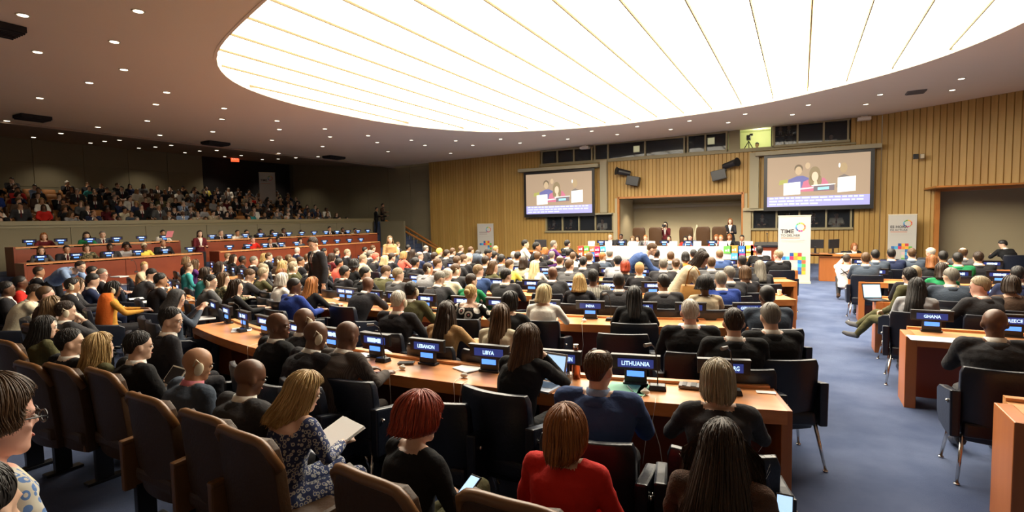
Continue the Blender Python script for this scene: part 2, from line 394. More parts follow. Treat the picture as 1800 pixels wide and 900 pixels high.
booth('window_5', -11.75, -8.15, 1.46, 2.30, [px(989, 395), px(1018, 395), px(1047, 395)], inside=M_inside)
booth('window_6', -1.86, 1.78, 1.49, 2.32, [px(1365, 385), px(1405, 385), px(1452, 385)], inside=M_inside)
xa, xb = px(1280, 245), px(1358, 240)
mb = MB(); mb.box(((xa+xb)/2, YW+2.2, 5.4), (xb-xa+.1, .08, 1.3)); mb.box((xa, YW+1.2, 5.4), (.06, 2.2, 1.3)); mb.box((xb, YW+1.2, 5.4), (.06, 2.2, 1.3)); mb.box(((xa+xb)/2, YW+1.2, 4.93), (xb-xa, 2.2, .06)); mb.box(((xa+xb)/2, YW+1.2, 6.0), (xb-xa, 2.2, .06))
mb.box(((xa+xb)/2, YW+.03, 4.93), (xb-xa+.1, .22, .09), 1); mb.box((xa+.25, YW+.1, 5.4), (.45, .1, .9), 1)
struct('window_7', mb.mesh('camera_niche', [M_nicheg, M_frame]))
lamp('POINT', 'niche_lamp', ((xa+xb)/2+.3, YW+1.3, 5.75), 30, (1, .95, .7), .1)
lamp('POINT', 'booth_lamp', (-10, YW+1.0, 2.15), 3, (.6, .7, 1), .1); lamp('POINT', 'booth_lamp', (0, YW+1.0, 2.15), 3, (.6, .7, 1), .1)
lamp('POINT', 'booth_lamp', (-5, YW+1.2, 5.6), 4, (1, .9, .7), .1)
for i, (qx, qy) in enumerate(((1119, 262), (1250, 248))):
    v = onY(qx, qy, YW+1.7); mb = MB(); mb.box((0, 0, 0), (.36, .03, .36)); mb.box((0, -.02, 0), (.30, .02, .30), 1)
    tag(link('lit_sign', mb.mesh('lit_sign', [M_cream, mat('lit_paper', (1, .95, .6), .5, emit=(1, .93, .55), est=.9)]), None, v), ('square glowing pale panel inside the upper booth window left of centre', 'square glowing pale panel in the booth window next to the camera niche')[i], 'light panel')
for a, b, z0, z1, nm, inn in ((-8.72, -8.38, 2.35, 4.9, 'trim_3', 0), (-1.98, -1.62, 2.36, 4.75, 'trim_4', 0)):
    mb = MB(); mb.box(((a+b)/2, YW-.10, (z0+z1)/2), (b-a, .26, z1-z0)); mb.box(((a+b)/2, YW-.10, z0-.06), (b-a+.5, .34, .07)); struct(nm, mb.mesh(nm, M_house))
for nm, a, b, z0, z1 in (('trim_5', -8.1, -7.9, 0, 2.32), ('trim_6', -2.24, -1.92, 0, 2.4)):
    mb = MB(); mb.box(((a+b)/2, YW+.01, (z0+z1)/2), (b-a, .2, z1-z0)); struct(nm, mb.mesh(nm, M_beige))
mb = MB(); mb.box((-5.1, YW-.02, 4.86), (14.0, .10, .07)); struct('trim_7', mb.mesh('trim_7', M_frame))
# left part of the front wall (dark panelled) and the gallery walls
mb = MB(); mb.box(((XL-46)/2, YW+.55, 3.6), (46+XL, .1, 8.2)); wl = struct('wall_gallery_front', mb.mesh('wgf', M_conc))
def plank_wall(x0, x1, y, z0, z1, wid, hgt, parent):
    k = 0
    nz = int((z1-z0)/hgt); nx = int((x1-x0)/wid)
    m = MB(); m.box((0, 0, 0), (wid-.015, .03, hgt-.012)); me = m.mesh('wall_panel', M_conc)
    for i in range(nx):
        for j in range(nz): link('wall_panel', me, parent, (x0+wid*(i+.5), y, z0+hgt*(j+.5)))
plank_wall(-40, XL, YW+.48, .0, 7.2, 1.72, .9, wl)
mb = MB(); mb.box((-31.4, 7.0, 4.6), (.1, 25.0, 4.4)); wb = struct('wall_back', mb.mesh('wb', M_conc))
m = MB(); m.box((0, 0, 0), (.03, 1.98, 1.08)); me = m.mesh('wall_panel', M_conc)
for i in range(8):
    for j in range(3): link('wall_panel', me, wb, (-31.33, 4.5+2*i, 3.5+1.1*j))
mb = MB(); mb.box((-31.4, 22.6, 5.0), (.06, 6.2, 4.0)); mb.box((-35, 19.6, 4.5), (7.2, .1, 5)); mb.box((-38, 23, 4.5), (.1, 8, 6)); struct('door_1', mb.mesh('dark_entrance', M_dark))
# parapet and wall under the gallery
mb = MB(); mb.box((XF, 9.0, 1.1), (.14, 29.6, 2.2)); wp = struct('wall_left', mb.mesh('wall_left', M_conc))
m = MB(); m.box((0, 0, 0), (.03, 2.38, 1.05)); me = m.mesh('wall_panel', M_conc)
for i in range(9):
    for j in range(2): link('wall_panel', me, wp, (XF+.08, 3.0+2.4*i, .62+1.07*j))
mb = MB(); mb.box((XF, 9.0, 2.27), (.34, 29.6, .14)); mb.box((XF+.09, 9.0, 2.16), (.06, 29.6, .10)); link('parapet_rail', mb.mesh('parapet_rail', M_frame), wp)
mb = MB(); mb.box((-21.3, 24.6, 1.0), (1.8, .12, 2.3)); struct('wall_stair', mb.mesh('wall_stair', M_conc))
mb = MB()
for k in range(10): mb.box((-22.6+.36*k, 25.3, 1.1-.115*k), (.37, 1.3, 2.1-.23*k))
struct('stairs', mb.mesh('stairs', M_carpet))
for k, (p, q, lab) in enumerate((((678, 388), (783, 446), 'reddish wooden handrail sloping down the stairs by the gallery corner'), ((700, 391), (800, 452), 'second, darker handrail behind on the same side stairs'))):
    a, b = onY(*p, 24.75+.9*k), onY(*q, 24.75+.9*k); mb = MB(); mb.tube([a, b], .06, n=8)
    for j in range(7):
        c = a.lerp(b, (j+.4)/7); mb.tube([c, c-Vector((0, 0, .8))], .018, 1, 6)
    tag(link('handrail', mb.mesh('handrail', [M_trimw, M_chrome])), lab, 'handrail')
# gallery steps
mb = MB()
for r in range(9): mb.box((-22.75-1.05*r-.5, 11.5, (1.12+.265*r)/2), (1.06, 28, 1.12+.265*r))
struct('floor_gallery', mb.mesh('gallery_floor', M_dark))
# low side wall/benches at far left edge
mb = MB()
for k in range(5): mb.box((-19.4-.35*k, 4.1, .25+.27*k), (.36, 3.4, .5+.54*k))
struct('stairs', mb.mesh('left_stairs', [M_conc])).name = 'stairs_left'
# exit sign
v = onX(413, 279, -30.2); o = thing('exit_sign', 'small glowing red exit sign hanging under the gallery ceiling', 'sign', v, D2R(60))
mb = MB(); mb.box((0, 0, 0), (.44, .08, .36)); link('sign_box', mb.mesh('sign_box', M_exit), o); text('lettering', 'EXIT', o, (0, -.045, 0), .17, flat('exit_letters', (1, .45, .3), 1.2))
# ================================================================== DESKS
ROWS = [(3.45, -3.2), (5.9, -4.6), (8.1, -5.0), (10.6, -5.0), (13.0, -5.0), (15.4, -5.0)]
def yrow(n, x):
    y0, c = ROWS[n]; u = abs(x-c); return y0+(.045*u*u if u < 4.5 else .911+.405*(u-4.5))
RY = [4.25, 6.8, 9.35, 11.95, 14.5]
def make_desk(name, label, x0, x1, yf, endl=True, endr=True):
    n = max(2, int(abs(x1-x0)/.45)); xs_ = [x0+(x1-x0)*i/n for i in range(n+1)]; o0 = Vector((x0, yf(x0), 0))
    T = thing(name, label, 'desk', o0, 0, 'long curved delegate desks')
    def fr(x):
        e = .02; t = Vector((2*e, yf(x+e)-yf(x-e), 0)).normalized(); nrm = Vector((-t.y, t.x, 0)); return Vector((x, yf(x), 0))-o0, nrm
    def strip(sec, m, nm):
        rings = []
        for x in xs_:
            p, nr = fr(x); rings.append([p+nr*a+Vector((0, 0, z)) for a, z in sec])
        b = MB(); b.loft(rings); link(nm, b.mesh(nm, m), T)
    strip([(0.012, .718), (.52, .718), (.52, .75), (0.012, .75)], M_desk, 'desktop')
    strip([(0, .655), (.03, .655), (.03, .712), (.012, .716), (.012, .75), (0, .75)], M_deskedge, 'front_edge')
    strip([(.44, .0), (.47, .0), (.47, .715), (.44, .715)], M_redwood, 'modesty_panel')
    strip([(.46, .751), (.52, .751), (.52, .775), (.46, .775)], M_desk, 'rear_ledge')
    for x, on in ((x0, endl), (x1, endr)):
        if on:
            p, nr = fr(x); b = MB(); c = p+nr*.26; b.box((c.x, c.y, .375), (.07, .5, .745), rz=math.atan2(-nr.x, nr.y)); link('end_panel', b.mesh('end_panel', M_panel, bevel=.006), T)
    return T
rown = ['nearest', 'second', 'third', 'fourth', 'fifth', 'sixth']
CB = [(-7.0, -.06), (-8.1, -.07), (-8.3, -.07), (-8.6, -.07), (-8.8, -.07), (-8.8, -.9)]
for n in range(5):
    make_desk('curved_desk', '%s long curved wooden desk of the centre block' % rown[n], CB[n][0], CB[n][1], lambda x, n=n: yrow(n, x))
LBk = [(-16.4, -9.75), (-16.4, -10.0), (-16.2, -10.3), (-15.6, -10.6)]
for n in range(4):
    make_desk('curved_desk', '%s wooden desk of the left block, angled toward the podium' % rown[n], LBk[n][0], LBk[n][1], lambda x, n=n: yrow(n, x))
def ry(n): return lambda x: RY[n]+.06*max(0, x-2)
for n in range(5):
    T = make_desk('curved_desk', '%s wooden desk of the right block, right of the blue aisle' % rown[n], 1.24 if n == 0 else 1.06, 8.0, ry(n), False)
    b = MB(); b.box((-.03, .19, .375), (.10, .40, .76)); link('end_panel', b.mesh('end_panel', M_panel, bevel=.008), T)
# ---- display / name plate
def make_plate():
    T = thing('name_display', '', 'name display')
    b = MB(); b.box((0, .01, .175), (.37, .035, .105)); b.box((0, .0, .232), (.375, .055, .014)); b.box((0, .01, .066), (.17, .03, .124)); b.box((0, .015, .010), (.19, .07, .020))
    link('housing', b.mesh('housing', M_black, bevel=.004), T)
    b = MB(); b.box((0, -.011, .172), (.27, .008, .066)); link('screen', b.mesh('screen', M_ledb), T)
    b = MB(); b.box((0, -.009, .09), (.13, .008, .042)); link('small_screen', b.mesh('small_screen', M_ledl), T)
    return T
plate0 = make_plate()
b = MB()
random.seed(9); xx = -.085
while xx < .085:
    wv = random.choice((.008, .014, .017)); b.box((xx+wv/2, -.017, .172), (wv, .003, .042 if random.random() < .75 else .030)); xx += wv+.006
glyph = b.mesh('lettering', M_ledt)
cnt = {'p': 0}
def plate(x, y, rz, label, word=None, z=.75, group='name displays on the desks'):
    o = plate0 if cnt['p'] == 0 else dup(plate0, (0, 0, 0), 0)
    for ch in list(o.children):
        if ch.name.startswith('lettering'): bpy.data.objects.remove(ch)
    cnt['p'] += 1; o.location = (x, y, z); o.rotation_euler = (0, 0, rz); o['label'] = label; o['group'] = group
    if word: text('lettering', word, o, (0, -.017, .170), .047, M_ledt, bold=.0008, sx=.88)
    elif word is None: link('lettering', glyph, o)
    return o
def rang(n, x): return math.atan2(yrow(n, x+.05)-yrow(n, x-.05), .1)
PA = [(346, 541, None), (380, 549, None), (420, 557, None), (460, 566, None), (522, 578, None), (586, 588, None), (662, 600, None), (754, 612, 'LEBANON'), (859, 627, 'LIBYA'), (985, 640, 'LIECHTENSTEIN'), (1123, 655, 'LITHUANIA'), (1290, 668, 'LUXEMBOURG')]
for i, (px_, py_, wd) in enumerate(PA):
    X = at(px_, py_, .90).x; a = rang(0, X)
    wd2 = wd if wd in ('LEBANON', 'LIBYA', 'LITHUANIA', 'LUXEMBOURG', 'LIECHTENSTEIN') else None
    lab = 'black desk display lit %s on the nearest curved desk' % wd2 if wd2 else 'black desk display, unreadable blue letters, %s from left, nearest centre desk' % nth(i)
    o = plate(X-math.sin(a)*.38, yrow(0, X)+math.cos(a)*.38, a, lab, wd2)
    if wd2 and len(wd2) > 9:
        for ch in o.children:
            if ch.name.startswith('lettering'): ch.scale = (.70, 1, 1)
def fill(n, x0, x1, yf, blk, words={}, z=.75, sp=.78):
    k = int((x1-x0)/sp)
    for i in range(k+1):
        X = x0+(x1-x0)*(i+.5)/(k+1); a = math.atan2(yf(X+.05)-yf(X-.05), .1); wd = words.get(i)
        lab = ('black desk display lit %s on the %s desk of the %s block' % (wd, rown[n], blk)) if wd else 'black desk display, blurred blue letters, %s from left, %s %s desk' % (nth(i), rown[n], blk)
        plate(X-math.sin(a)*.38, yf(X)+math.cos(a)*.38, a, lab, wd, z)
PB = [(572, 517, None), (607, 515, None), (650, 520, None), (690, 523, None), (748, 527, None), (808, 533, None), (868, 538, None), (950, 545, None), (1030, 549, 'INDIA'), (1120, 557, None), (1215, 560, None), (1330, 563, 'GERMANY')]
for i, (px_, py_, wd) in enumerate(PB):
    X = at(px_, py_, .90).x; a = rang(1, X)
    lab = 'black desk display lit %s on the second curved desk' % wd if wd else 'black desk display, blurred blue letters, %s from left, second centre desk' % nth(i)
    plate(X-math.sin(a)*.38, yrow(1, X)+math.cos(a)*.38, a, lab, wd)
for n in (2, 3, 4): fill(n, CB[n][0]+.2, CB[n][1]-.2, lambda x, n=n: yrow(n, x), 'centre')
for n in (0, 1, 2, 3): fill(n, LBk[n][0]+.2, LBk[n][1]-.3, lambda x, n=n: yrow(n, x), 'left', sp=.95)
for i, (px_, wd) in enumerate(((1658, 'GHANA'), (1796, 'GREECE'))):
    v = at(px_, 570, .93); plate(v.x, RY[1]+.36, 0, 'black desk display lit %s on the second desk right of the aisle' % wd, wd)
for n, pts in ((2, ((1680, 520, 'CANADA'), (1592, 512, 0), (1770, 522, 0))), (3, ((1553, 489, 0), (1623, 489, 0), (1700, 489, 0), (1770, 489, 0))), (4, ((1522, 468, 0), (1575, 468, 0), (1640, 460, 0), (1750, 467, 0)))):
    for i, (px_, py_, wd) in enumerate(pts):
        v = at(px_, py_, .9); plate(v.x, RY[n]+.36, 0, 'black desk display lit %s on the %s desk right of the aisle' % (wd, rown[n]) if wd else 'black desk display, blurred letters, %s from aisle, %s right-hand desk' % (nth(i), rown[n]), wd or None)
# ---- black armchair
def make_chair():
    T = thing('leather_armchair', '', 'chair')
    b = MB(); rings = []
    for z, yo, hw, th in ((.30, -.18, .235, .03), (.45, -.19, .25, .035), (.65, -.205, .262, .035), (.83, -.228, .262, .03), (.88, -.236, .245, .024)):
        r = []
        for k in range(9):
            t = -1+k/4; r.append(Vector((hw*t, yo-th+.05*t*t, z)))
        for k in range(9):
            t = 1-k/4; r.append(Vector((hw*t, yo+th+.05*t*t, z)))
        rings.append(r)
    b.loft(rings); link('backrest', b.mesh('backrest', M_leather, smooth=True, bevel=.008), T)
    b = MB(); b.box((0, .02, .395), (.50, .50, .11), taper=.97); link('seat', b.mesh('seat', M_leather, bevel=.03, seg=3), T)
    for s in (-1, 1):
        b = MB(); rr = []
        for y, zt, zb in ((-.24, .70, .34), (-.05, .665, .33), (.14, .64, .34), (.21, .60, .40)):
            rr.append([Vector((s*.262, y, zb)), Vector((s*.325, y, zb)), Vector((s*.33, y, zt)), Vector((s*.262, y, zt))])
        b.loft(rr); link('armrest', b.mesh('armrest', M_leather, bevel=.014), T)
        b = MB(); b.ell((s*.335, -.18, .60), (.014, .016, .016), 0, 8, 5); link('chrome_button', b.mesh('chrome_button', M_chrome, smooth=True), T)
        for y0, y1 in ((-.20, -.30), (.16, .22)):
            b = MB(); b.tube([(s*.24, y0, .36), (s*.285, y1, .012)], [.016, .011], n=8); b.tube([(s*.285, y1, .012), (s*.285, y1, 0)], .02, n=8); link('leg', b.mesh('leg', M_chrome, smooth=True), T)
    return T
chair0 = make_chair()
def joined(root, name):
    v, f_, mi, mats = [], [], [], []
    for c in root.children:
        me = c.data; o = len(v); v += [tuple(p.co) for p in me.vertices]
        if me.materials[0] not in mats: mats.append(me.materials[0])
        k = mats.index(me.materials[0])
        for p in me.polygons: f_.append(tuple(i+o for i in p.vertices)); mi.append(k)
    b = MB(); b.v, b.f, b.m = v, f_, mi; return b.mesh(name, mats, smooth=True)
chair_far = joined(chair0, 'leather_armchair')
cc = {'n': 0}
def chair(x, y, rz, label, group, z=0, far=False):
    if far: o = link('leather_armchair', chair_far, None, (x, y, z), (0, 0, rz)); tag(o, label, 'chair', group); return o
    o = chair0 if cc['n'] == 0 else dup(chair0, (0, 0, 0), 0)
    cc['n'] += 1; o.location = (x, y, z); o.rotation_euler = (0, 0, rz); tag(o, label, 'chair', group); return o
# ---- theatre seat with brown shell
def make_theatre(colr, edge, name):
    T = thing(name, '', 'seat')
    b = MB(); rings = []
    for z, yo, hw in ((.28, -.16, .24), (.50, -.18, .265), (.78, -.205, .262), (.91, -.222, .24), (.955, -.23, .19)):
        rings.append([Vector((hw*t, yo-.028+.035*t*t, z)) for t in [-1+k/4 for k in range(9)]]+[Vector((hw*t, yo+.04+.035*t*t, z)) for t in [1-k/4 for k in range(9)]])
    b.loft(rings); link('backrest', b.mesh('backrest', colr, smooth=True, bevel=.006), T)
    b = MB(); P = []
    for t in [-1+k/8 for k in range(17)]:
        a = abs(t); zt = .965-.05*a**4-.0*a; P.append(Vector((.262*t*(1-.03), -.24+.035*t*t+(.045 if a > .9 else 0), zt-.20*max(0, a-.86)*4)))
    b.tube(P, .026, n=8); link('top_edge', b.mesh('top_edge', edge, smooth=True), T)
    b = MB(); b.box((0, .03, .40), (.48, .46, .10)); link('seat', b.mesh('seat', colr, bevel=.03), T)
    b = MB(); b.box((-.30, -.05, .62), (.055, .40, .035), rx=.06); b.box((-.30, -.12, .45), (.045, .26, .34)); link('armrest', b.mesh('armrest', edge, bevel=.012), T)
    b = MB(); b.box((-.30, -.12, .15), (.05, .12, .30)); b.box((-.30, -.12, .012), (.09, .26, .024)); link('pedestal', b.mesh('pedestal', M_black, bevel=.006), T)
    b = MB(); b.ell((-.335, -.20, .36), (.012, .03, .03), 0, 10, 6); link('hinge_cap', b.mesh('hinge_cap', M_chrome, smooth=True), T)
    return T
theatre0 = make_theatre(M_brown, M_brownedge, 'theatre_seat')
# ================================================================== BODIES
def J_seat(sex='m', lean=.08, head=(0, 0), arms='desk', legs='std', roll=0, low=0):
    k = 1.0 if sex == 'm' else .95; sw_ = .192 if sex == 'm' else .160
    j = {'pel': Vector((0, 0, .53)), 'sex': sex}
    dr = Vector((math.sin(roll), math.sin(lean), math.cos(lean)))
    j['chest'] = j['pel']+Vector((0, -.02, 0))+dr*.29*k
    j['neck'] = j['pel']+dr*.50*k+Vector((0, math.sin(lean)*.10, 0))
    j['sh'] = [j['neck']+Vector((s*sw_, -.005, -.038)) for s in (-1, 1)]
    j['hc'] = j['neck']+Vector((roll*.1, .02+.05*math.sin(lean)-.05*math.sin(head[1]), .135*k))
    j['head'] = head
    A = {'desk': ((.25, .17, .79), (.13, .42, .79)), 'lap': ((.235, .06, .74), (.09, .26, .66)), 'lean': ((.23, .27, .79), (.07, .42, .84)), 'phone': ((.21, .16, .80), (.07, .31, .98)),
         'chin': ((.20, .28, .80), (.07, .20, 1.02)), 'rest': ((.29, .02, .74), (.30, .24, .69)), 'clap': ((.21, .13, .82), (.035, .27, .98)), 'paper': ((.22, .10, .76), (.10, .30, .76)), 'camera': ((.20, .16, .98), (.06, .17, 1.17))}
    aL = arms if isinstance(arms, tuple) else (arms, arms)
    j['el'] = []; j['wr'] = []
    for i, s in enumerate((-1, 1)):
        e, w_ = A[aL[i]]; e = Vector((s*e[0], e[1]+lean*.35, e[2])); w_ = Vector((s*w_[0], w_[1]+lean*.25, w_[2]))
        j['el'].append(e); j['wr'].append(w_)
    j['hip'] = [Vector((s*.09, 0.02, .52)) for s in (-1, 1)]
    j['kn'] = [Vector((s*.12, .44, .53)) for s in (-1, 1)]; j['an'] = [Vector((s*.12, .42, .09)) for s in (-1, 1)]
    if legs == 'cross':
        j['kn'][1] = Vector((.04, .46, .63)); j['an'][1] = Vector((-.14, .60, .27)); j['kn'][0] = Vector((-.08, .44, .52)); j['an'][0] = Vector((-.05, .46, .09))
    if legs == 'aisle':
        j['kn'] = [Vector((-.10, .42, .52)), Vector((-.02, .45, .60))]; j['an'] = [Vector((-.14, .62, .24)), Vector((-.02, .68, .37))]; j['kn'] = [Vector((-.14, .38, .53)), Vector((-.02, .40, .60))]
    if low:
        dz = Vector((0, 0, low))
        for q in ('pel', 'chest', 'neck', 'hc'): j[q] = j[q]-dz
        for q in ('sh', 'hip'): j[q] = [p-dz for p in j[q]]
        for q in ('el', 'wr', 'kn'): j[q] = [p-dz*.8 for p in j[q]]
    j['toe'] = [a+Vector((s*.02, .17, -.05 if legs != 'aisle' else .02)) for a, s in zip(j['an'], (-1, 1))]
    return j
def J_stand(sex='m', bend=0, head=(0, 0), arms='side', turn=0):
    k = 1 if sex == 'm' else .94; sw_ = .185 if sex == 'm' else .158
    j = {'pel': Vector((0, -bend*.12, .95*k)), 'sex': sex}
    dr = Vector((0, math.sin(bend), math.cos(bend)))
    j['chest'] = j['pel']+dr*.29*k+Vector((0, -.02, .03*bend)); j['neck'] = j['pel']+dr*.52*k
    fw = Vector((0, math.cos(bend), -math.sin(bend)))
    j['sh'] = [j['neck']+Vector((s*sw_, 0, 0))-dr*.045 for s in (-1, 1)]
    j['hc'] = j['neck']+dr*.10*k+Vector((0, .035+.03*bend, .05-.02*bend)); j['head'] = head
    A = {'side': (Vector((.06, -.03, -.28)), Vector((.03, .06, -.24))), 'down': (Vector((.04, .12, -.27)), Vector((-.05, .16, -.20))), 'front': (Vector((.05, .06, -.27)), Vector((-.10, .22, .04))), 'camera': (Vector((.03, .10, -.22)), Vector((-.12, .06, .24))), 'reach': (Vector((.03, .15, -.24)), Vector((-.03, .22, -.10)))}
    j['el'] = []; j['wr'] = []
    for i, s in enumerate((-1, 1)):
        a, b_ = A[arms if isinstance(arms, str) else arms[i]]; e = j['sh'][i]+Vector((s*a.x, a.y, a.z)); j['el'].append(e); j['wr'].append(e+Vector((s*b_.x, b_.y, b_.z)))
    j['hip'] = [j['pel']+Vector((s*.09, 0, -.03)) for s in (-1, 1)]
    j['kn'] = [Vector((s*.10, .02-bend*.05, .50*k)) for s in (-1, 1)]; j['an'] = [Vector((s*.11, -.02, .09)) for s in (-1, 1)]
    j['toe'] = [a+Vector((s*.03, .18, -.05)) for a, s in zip(j['an'], (-1, 1))]
    return j
def J_crouch():
    j = J_seat('m', .12, (0, -.05), 'camera'); d = Vector((0, 0, -.20))
    for k in ('pel', 'chest', 'neck', 'hc'): j[k] = j[k]+d
    for k in ('sh', 'el', 'wr', 'hip'): j[k] = [p+d for p in j[k]]
    j['pel'].z = .34; j['kn'] = [Vector((-.17, .36, .50)), Vector((.15, .33, .16))]; j['an'] = [Vector((-.15, .12, .10)), Vector((.12, -.12, .12))]; j['toe'] = [Vector((-.17, .28, .05)), Vector((.12, -.06, .03))]
    return j
TAGS = ('head', 'torso', 'uarm', 'farm', 'hand', 'thigh', 'shin', 'shoe', 'collar')
def make_body(j, vox, sleeve='long', legs='trousers', vneck=False, neckline=0, fold=0, tie=True):
    """one continuous body: closed volumes for every limb fused by a voxel remesh; slots 0 skin 1 top 2 bottom 3 shoe 4 shirt 5 tie"""
    b = MB(); T = []
    def mark(t):
        while len(T) < len(b.f): T.append(t)
    m = j['sex'] == 'm'; X = Vector((1, 0, 0))
    pel, ch, nk, hc = j['pel'], j['chest'], j['neck'], j['hc']
    # torso
    prof = [(-.10, .10, .085), (-.04, .168, .125), (.10, .172 if m else .160, .126), (.25, .166 if m else .136, .118), (.50, .200 if m else .150, .128 if m else .112), (.72, .226 if m else .170, .136 if m else .118), (.86, .218 if m else .163, .118), (.94, .140 if m else .11, .09), (1.0, .075, .068)]
    rings = []
    for t, a, d in prof:
        c = pel.lerp(nk, t)+(ch-pel.lerp(nk, .55))*max(0, 1-abs(t-.55)/.5)
        e = .02; up = (nk-pel).normalized(); v = up.cross(X).normalized()*-1
        rings.append([c+X*a*math.cos(q)*1.0+v*-d*math.sin(q) for q in [2*math.pi*k/20 for k in range(20)]])
    b.loft(rings); mark('torso')
    for i in (0, 1):
        s = (-1, 1)[i]; sh, el, wr = j['sh'][i], j['el'][i], j['wr'][i]
        r0 = .069 if m else .055
        b.tube([nk+Vector((0, 0, -.035)), nk.lerp(sh, .6)+Vector((0, 0, -.004)), sh], [.058, .056, r0], n=12); b.ell(sh, (r0, r0, r0), 0, 12, 8); mark('torso')
        b.tube([sh, sh.lerp(el, .5), el], [r0*.98, r0*.86, r0*.76], n=12); b.ell(el, (r0*.76,)*3, 0, 10, 6); mark('uarm')
        w2 = el.lerp(wr, .97)
        b.tube([el, el.lerp(wr, .35), w2], [r0*.76, r0*.72, r0*.55], n=12); mark('farm')
        # hand
        d = (wr-el).normalized(); side = d.cross(Vector((0, 0, 1))).normalized(); nrm = side.cross(d).normalized()
        Rm = Matrix((side, d, nrm)).transposed(); sc = 1.0 if m else .92
        b.tube([wr-d*.02, wr+d*.03], [.026, .025], n=8)
        b.ell(wr+d*.055, (.040*sc, .048*sc, .017), 0, 12, 8, Rm)
        kk = s
        for q, (off, ln) in enumerate(((-.029, .060), (-.010, .072), (.010, .068), (.028, .052))):
            base = wr+d*.088+side*(-kk*off)*sc; r_ = max(.0085, vox*.85)
            p1 = base+(d*.75-nrm*.45)*ln*.5; p2 = p1+(d*.35-nrm*.75)*ln*.5
            b.tube([base-d*.02, base, p1, p2], [r_, r_, r_*.95, r_*.8], n=6)
        th = wr+d*.03-side*kk*-.03*-1; th = wr+d*.03+side*(kk*.026)*1.0
        b.tube([wr+d*.02, th+side*kk*.012, th+side*kk*.022+d*.035-nrm*.012, th+side*kk*.016+d*.06-nrm*.02], [.014, .013, .011, .009], n=6)
        mark('hand')
    for i in (0, 1):
        hp, kn, an, to = j['hip'][i], j['kn'][i], j['an'][i], j['toe'][i]
        b.tube([hp, hp.lerp(kn, .4), kn], [.092, .080, .060], n=12); b.ell(kn, (.060,)*3, 0, 10, 6); mark('thigh')
        b.tube([kn, kn.lerp(an, .35), an], [.056, .056, .040], n=10); mark('shin')
        d = (to-an); b.tube([an-d*.25, an+d*.2, an+d*.7+Vector((0, 0, -.01)), to+d*.1], [.040, .043, .038, .026], n=8); mark('shoe')
    if legs == 'skirt':
        a0, a1 = j['hip'], j['kn']; c0, c1 = (a0[0]+a0[1])/2, (a1[0]+a1[1])/2
        b.tube([c0, c0.lerp(c1, .55), c0.lerp(c1, .97)], [.15, .135, .115], n=14); mark('thigh')
    # neck and head
    yaw, pit = j['head']; HR = Matrix.Rotation(yaw, 3, 'Z') @ Matrix.Rotation(pit, 3, 'X')
    b.tube([nk+Vector((0, -.005, -.05)), nk.lerp(hc, .5)+Vector((0, -.008, 0)), hc+HR @ Vector((0, -.01, -.01))], [.062 if m else .05, .054 if m else .045, .055 if m else .046], n=12); mark('head')
    g = 1.0 if m else .96
    E = lambda p, r: b.ell(hc+HR @ (Vector(p)*g), [q*g for q in r], 0, 16, 12, HR)
    E((0, -.010, .030), (.077, .097, .090)); E((0, .018, -.030), (.062, .070, .078)); E((0, .062, -.084), (.031, .028, .026)); E((0, .03, -.07), (.05, .05, .035))
    E((0, .074, .022), (.052, .018, .014)); E((0, .080, -.055), (.024, .012, .012))
    b.tube([hc+HR @ (Vector(p)*g) for p in ((0, .080, .018), (0, .092, -.010), (0, .097, -.022))], [.008, .011, .012], n=8)
    for s in (-1, 1):
        E((s*.079, -.004, -.008), (.010, .020, .032)); E((s*.034, .066, -.025), (.020, .015, .018))
    mark('head')
    if neckline: 
        pass
    if False:
        up = (hc-nk).normalized(); c = nk+Vector((0, .0, -.012)); u = X; v = up.cross(X).normalized()
        rr_ = []
        for hgt, r_ in ((0, .070), (.022, .066), (.036, .062)):
            rr_.append([c+up*hgt+(u*math.cos(q)+v*-math.sin(q)*1.02)*(r_ if m else r_*.9) for q in [2*math.pi*k/18 for k in range(18)]])
        b.loft(rr_); mark('collar')
        if vox < .012:      # jacket collar band
            rr_ = []
            for hgt, r_ in ((-.02, .098), (.004, .086), (.016, .077)):
                rr_.append([c+up*hgt+(u*math.cos(q)+v*-math.sin(q)*.96)*(r_ if m else r_*.9) for q in [2*math.pi*k/18 for k in range(18)]])
            b.loft(rr_); mark('torso')
    me = bpy.data.meshes.new('tmp'); me.from_pydata(b.v, [], b.f); me.update()
    kd = kdtree.KDTree(sum(1 for _ in b.f)*1)
    # sample points: face centres and verts
    pts = []
    for f_, t in zip(b.f, T):
        vv = [Vector(b.v[i]) for i in f_]; c = sum(vv, Vector())/len(vv)
        if len(f_) <= 4:
            pts.append((c, t))
            for p in vv: pts.append((c*.4+p*.6, t))
    kd = kdtree.KDTree(len(pts))
    for i, (p, t) in enumerate(pts): kd.insert(p, i)
    kd.balance()
    ob = bpy.data.objects.new('tmp', me); bpy.context.scene.collection.objects.link(ob)
    mo = ob.modifiers.new('r', 'REMESH'); mo.mode = 'VOXEL'; mo.voxel_size = vox; mo.adaptivity = 0
    sm = ob.modifiers.new('s', 'SMOOTH'); sm.factor = .5; sm.iterations = 2 if vox < .012 else 1
    dg = bpy.context.evaluated_depsgraph_get(); out = bpy.data.meshes.new_from_object(ob.evaluated_get(dg))
    bpy.data.objects.remove(ob); bpy.data.meshes.remove(me)
    mi = []; vt = set(); n_ = len(out.polygons)
    slot = {'head': 0, 'torso': 1, 'uarm': 1, 'farm': 1 if sleeve == 'long' else 0, 'hand': 0, 'thigh': 2, 'shin': 2 if legs == 'trousers' else 0, 'shoe': 3, 'collar': 4}
    if legs == 'dress': slot['thigh'] = 1
    if legs == 'dress': slot['shin'] = 0
    if sleeve == 'none': slot['uarm'] = 0
    up = (nk-pel).normalized(); fw = X.cross(up)*-1
    if fw.y < 0: fw = -fw
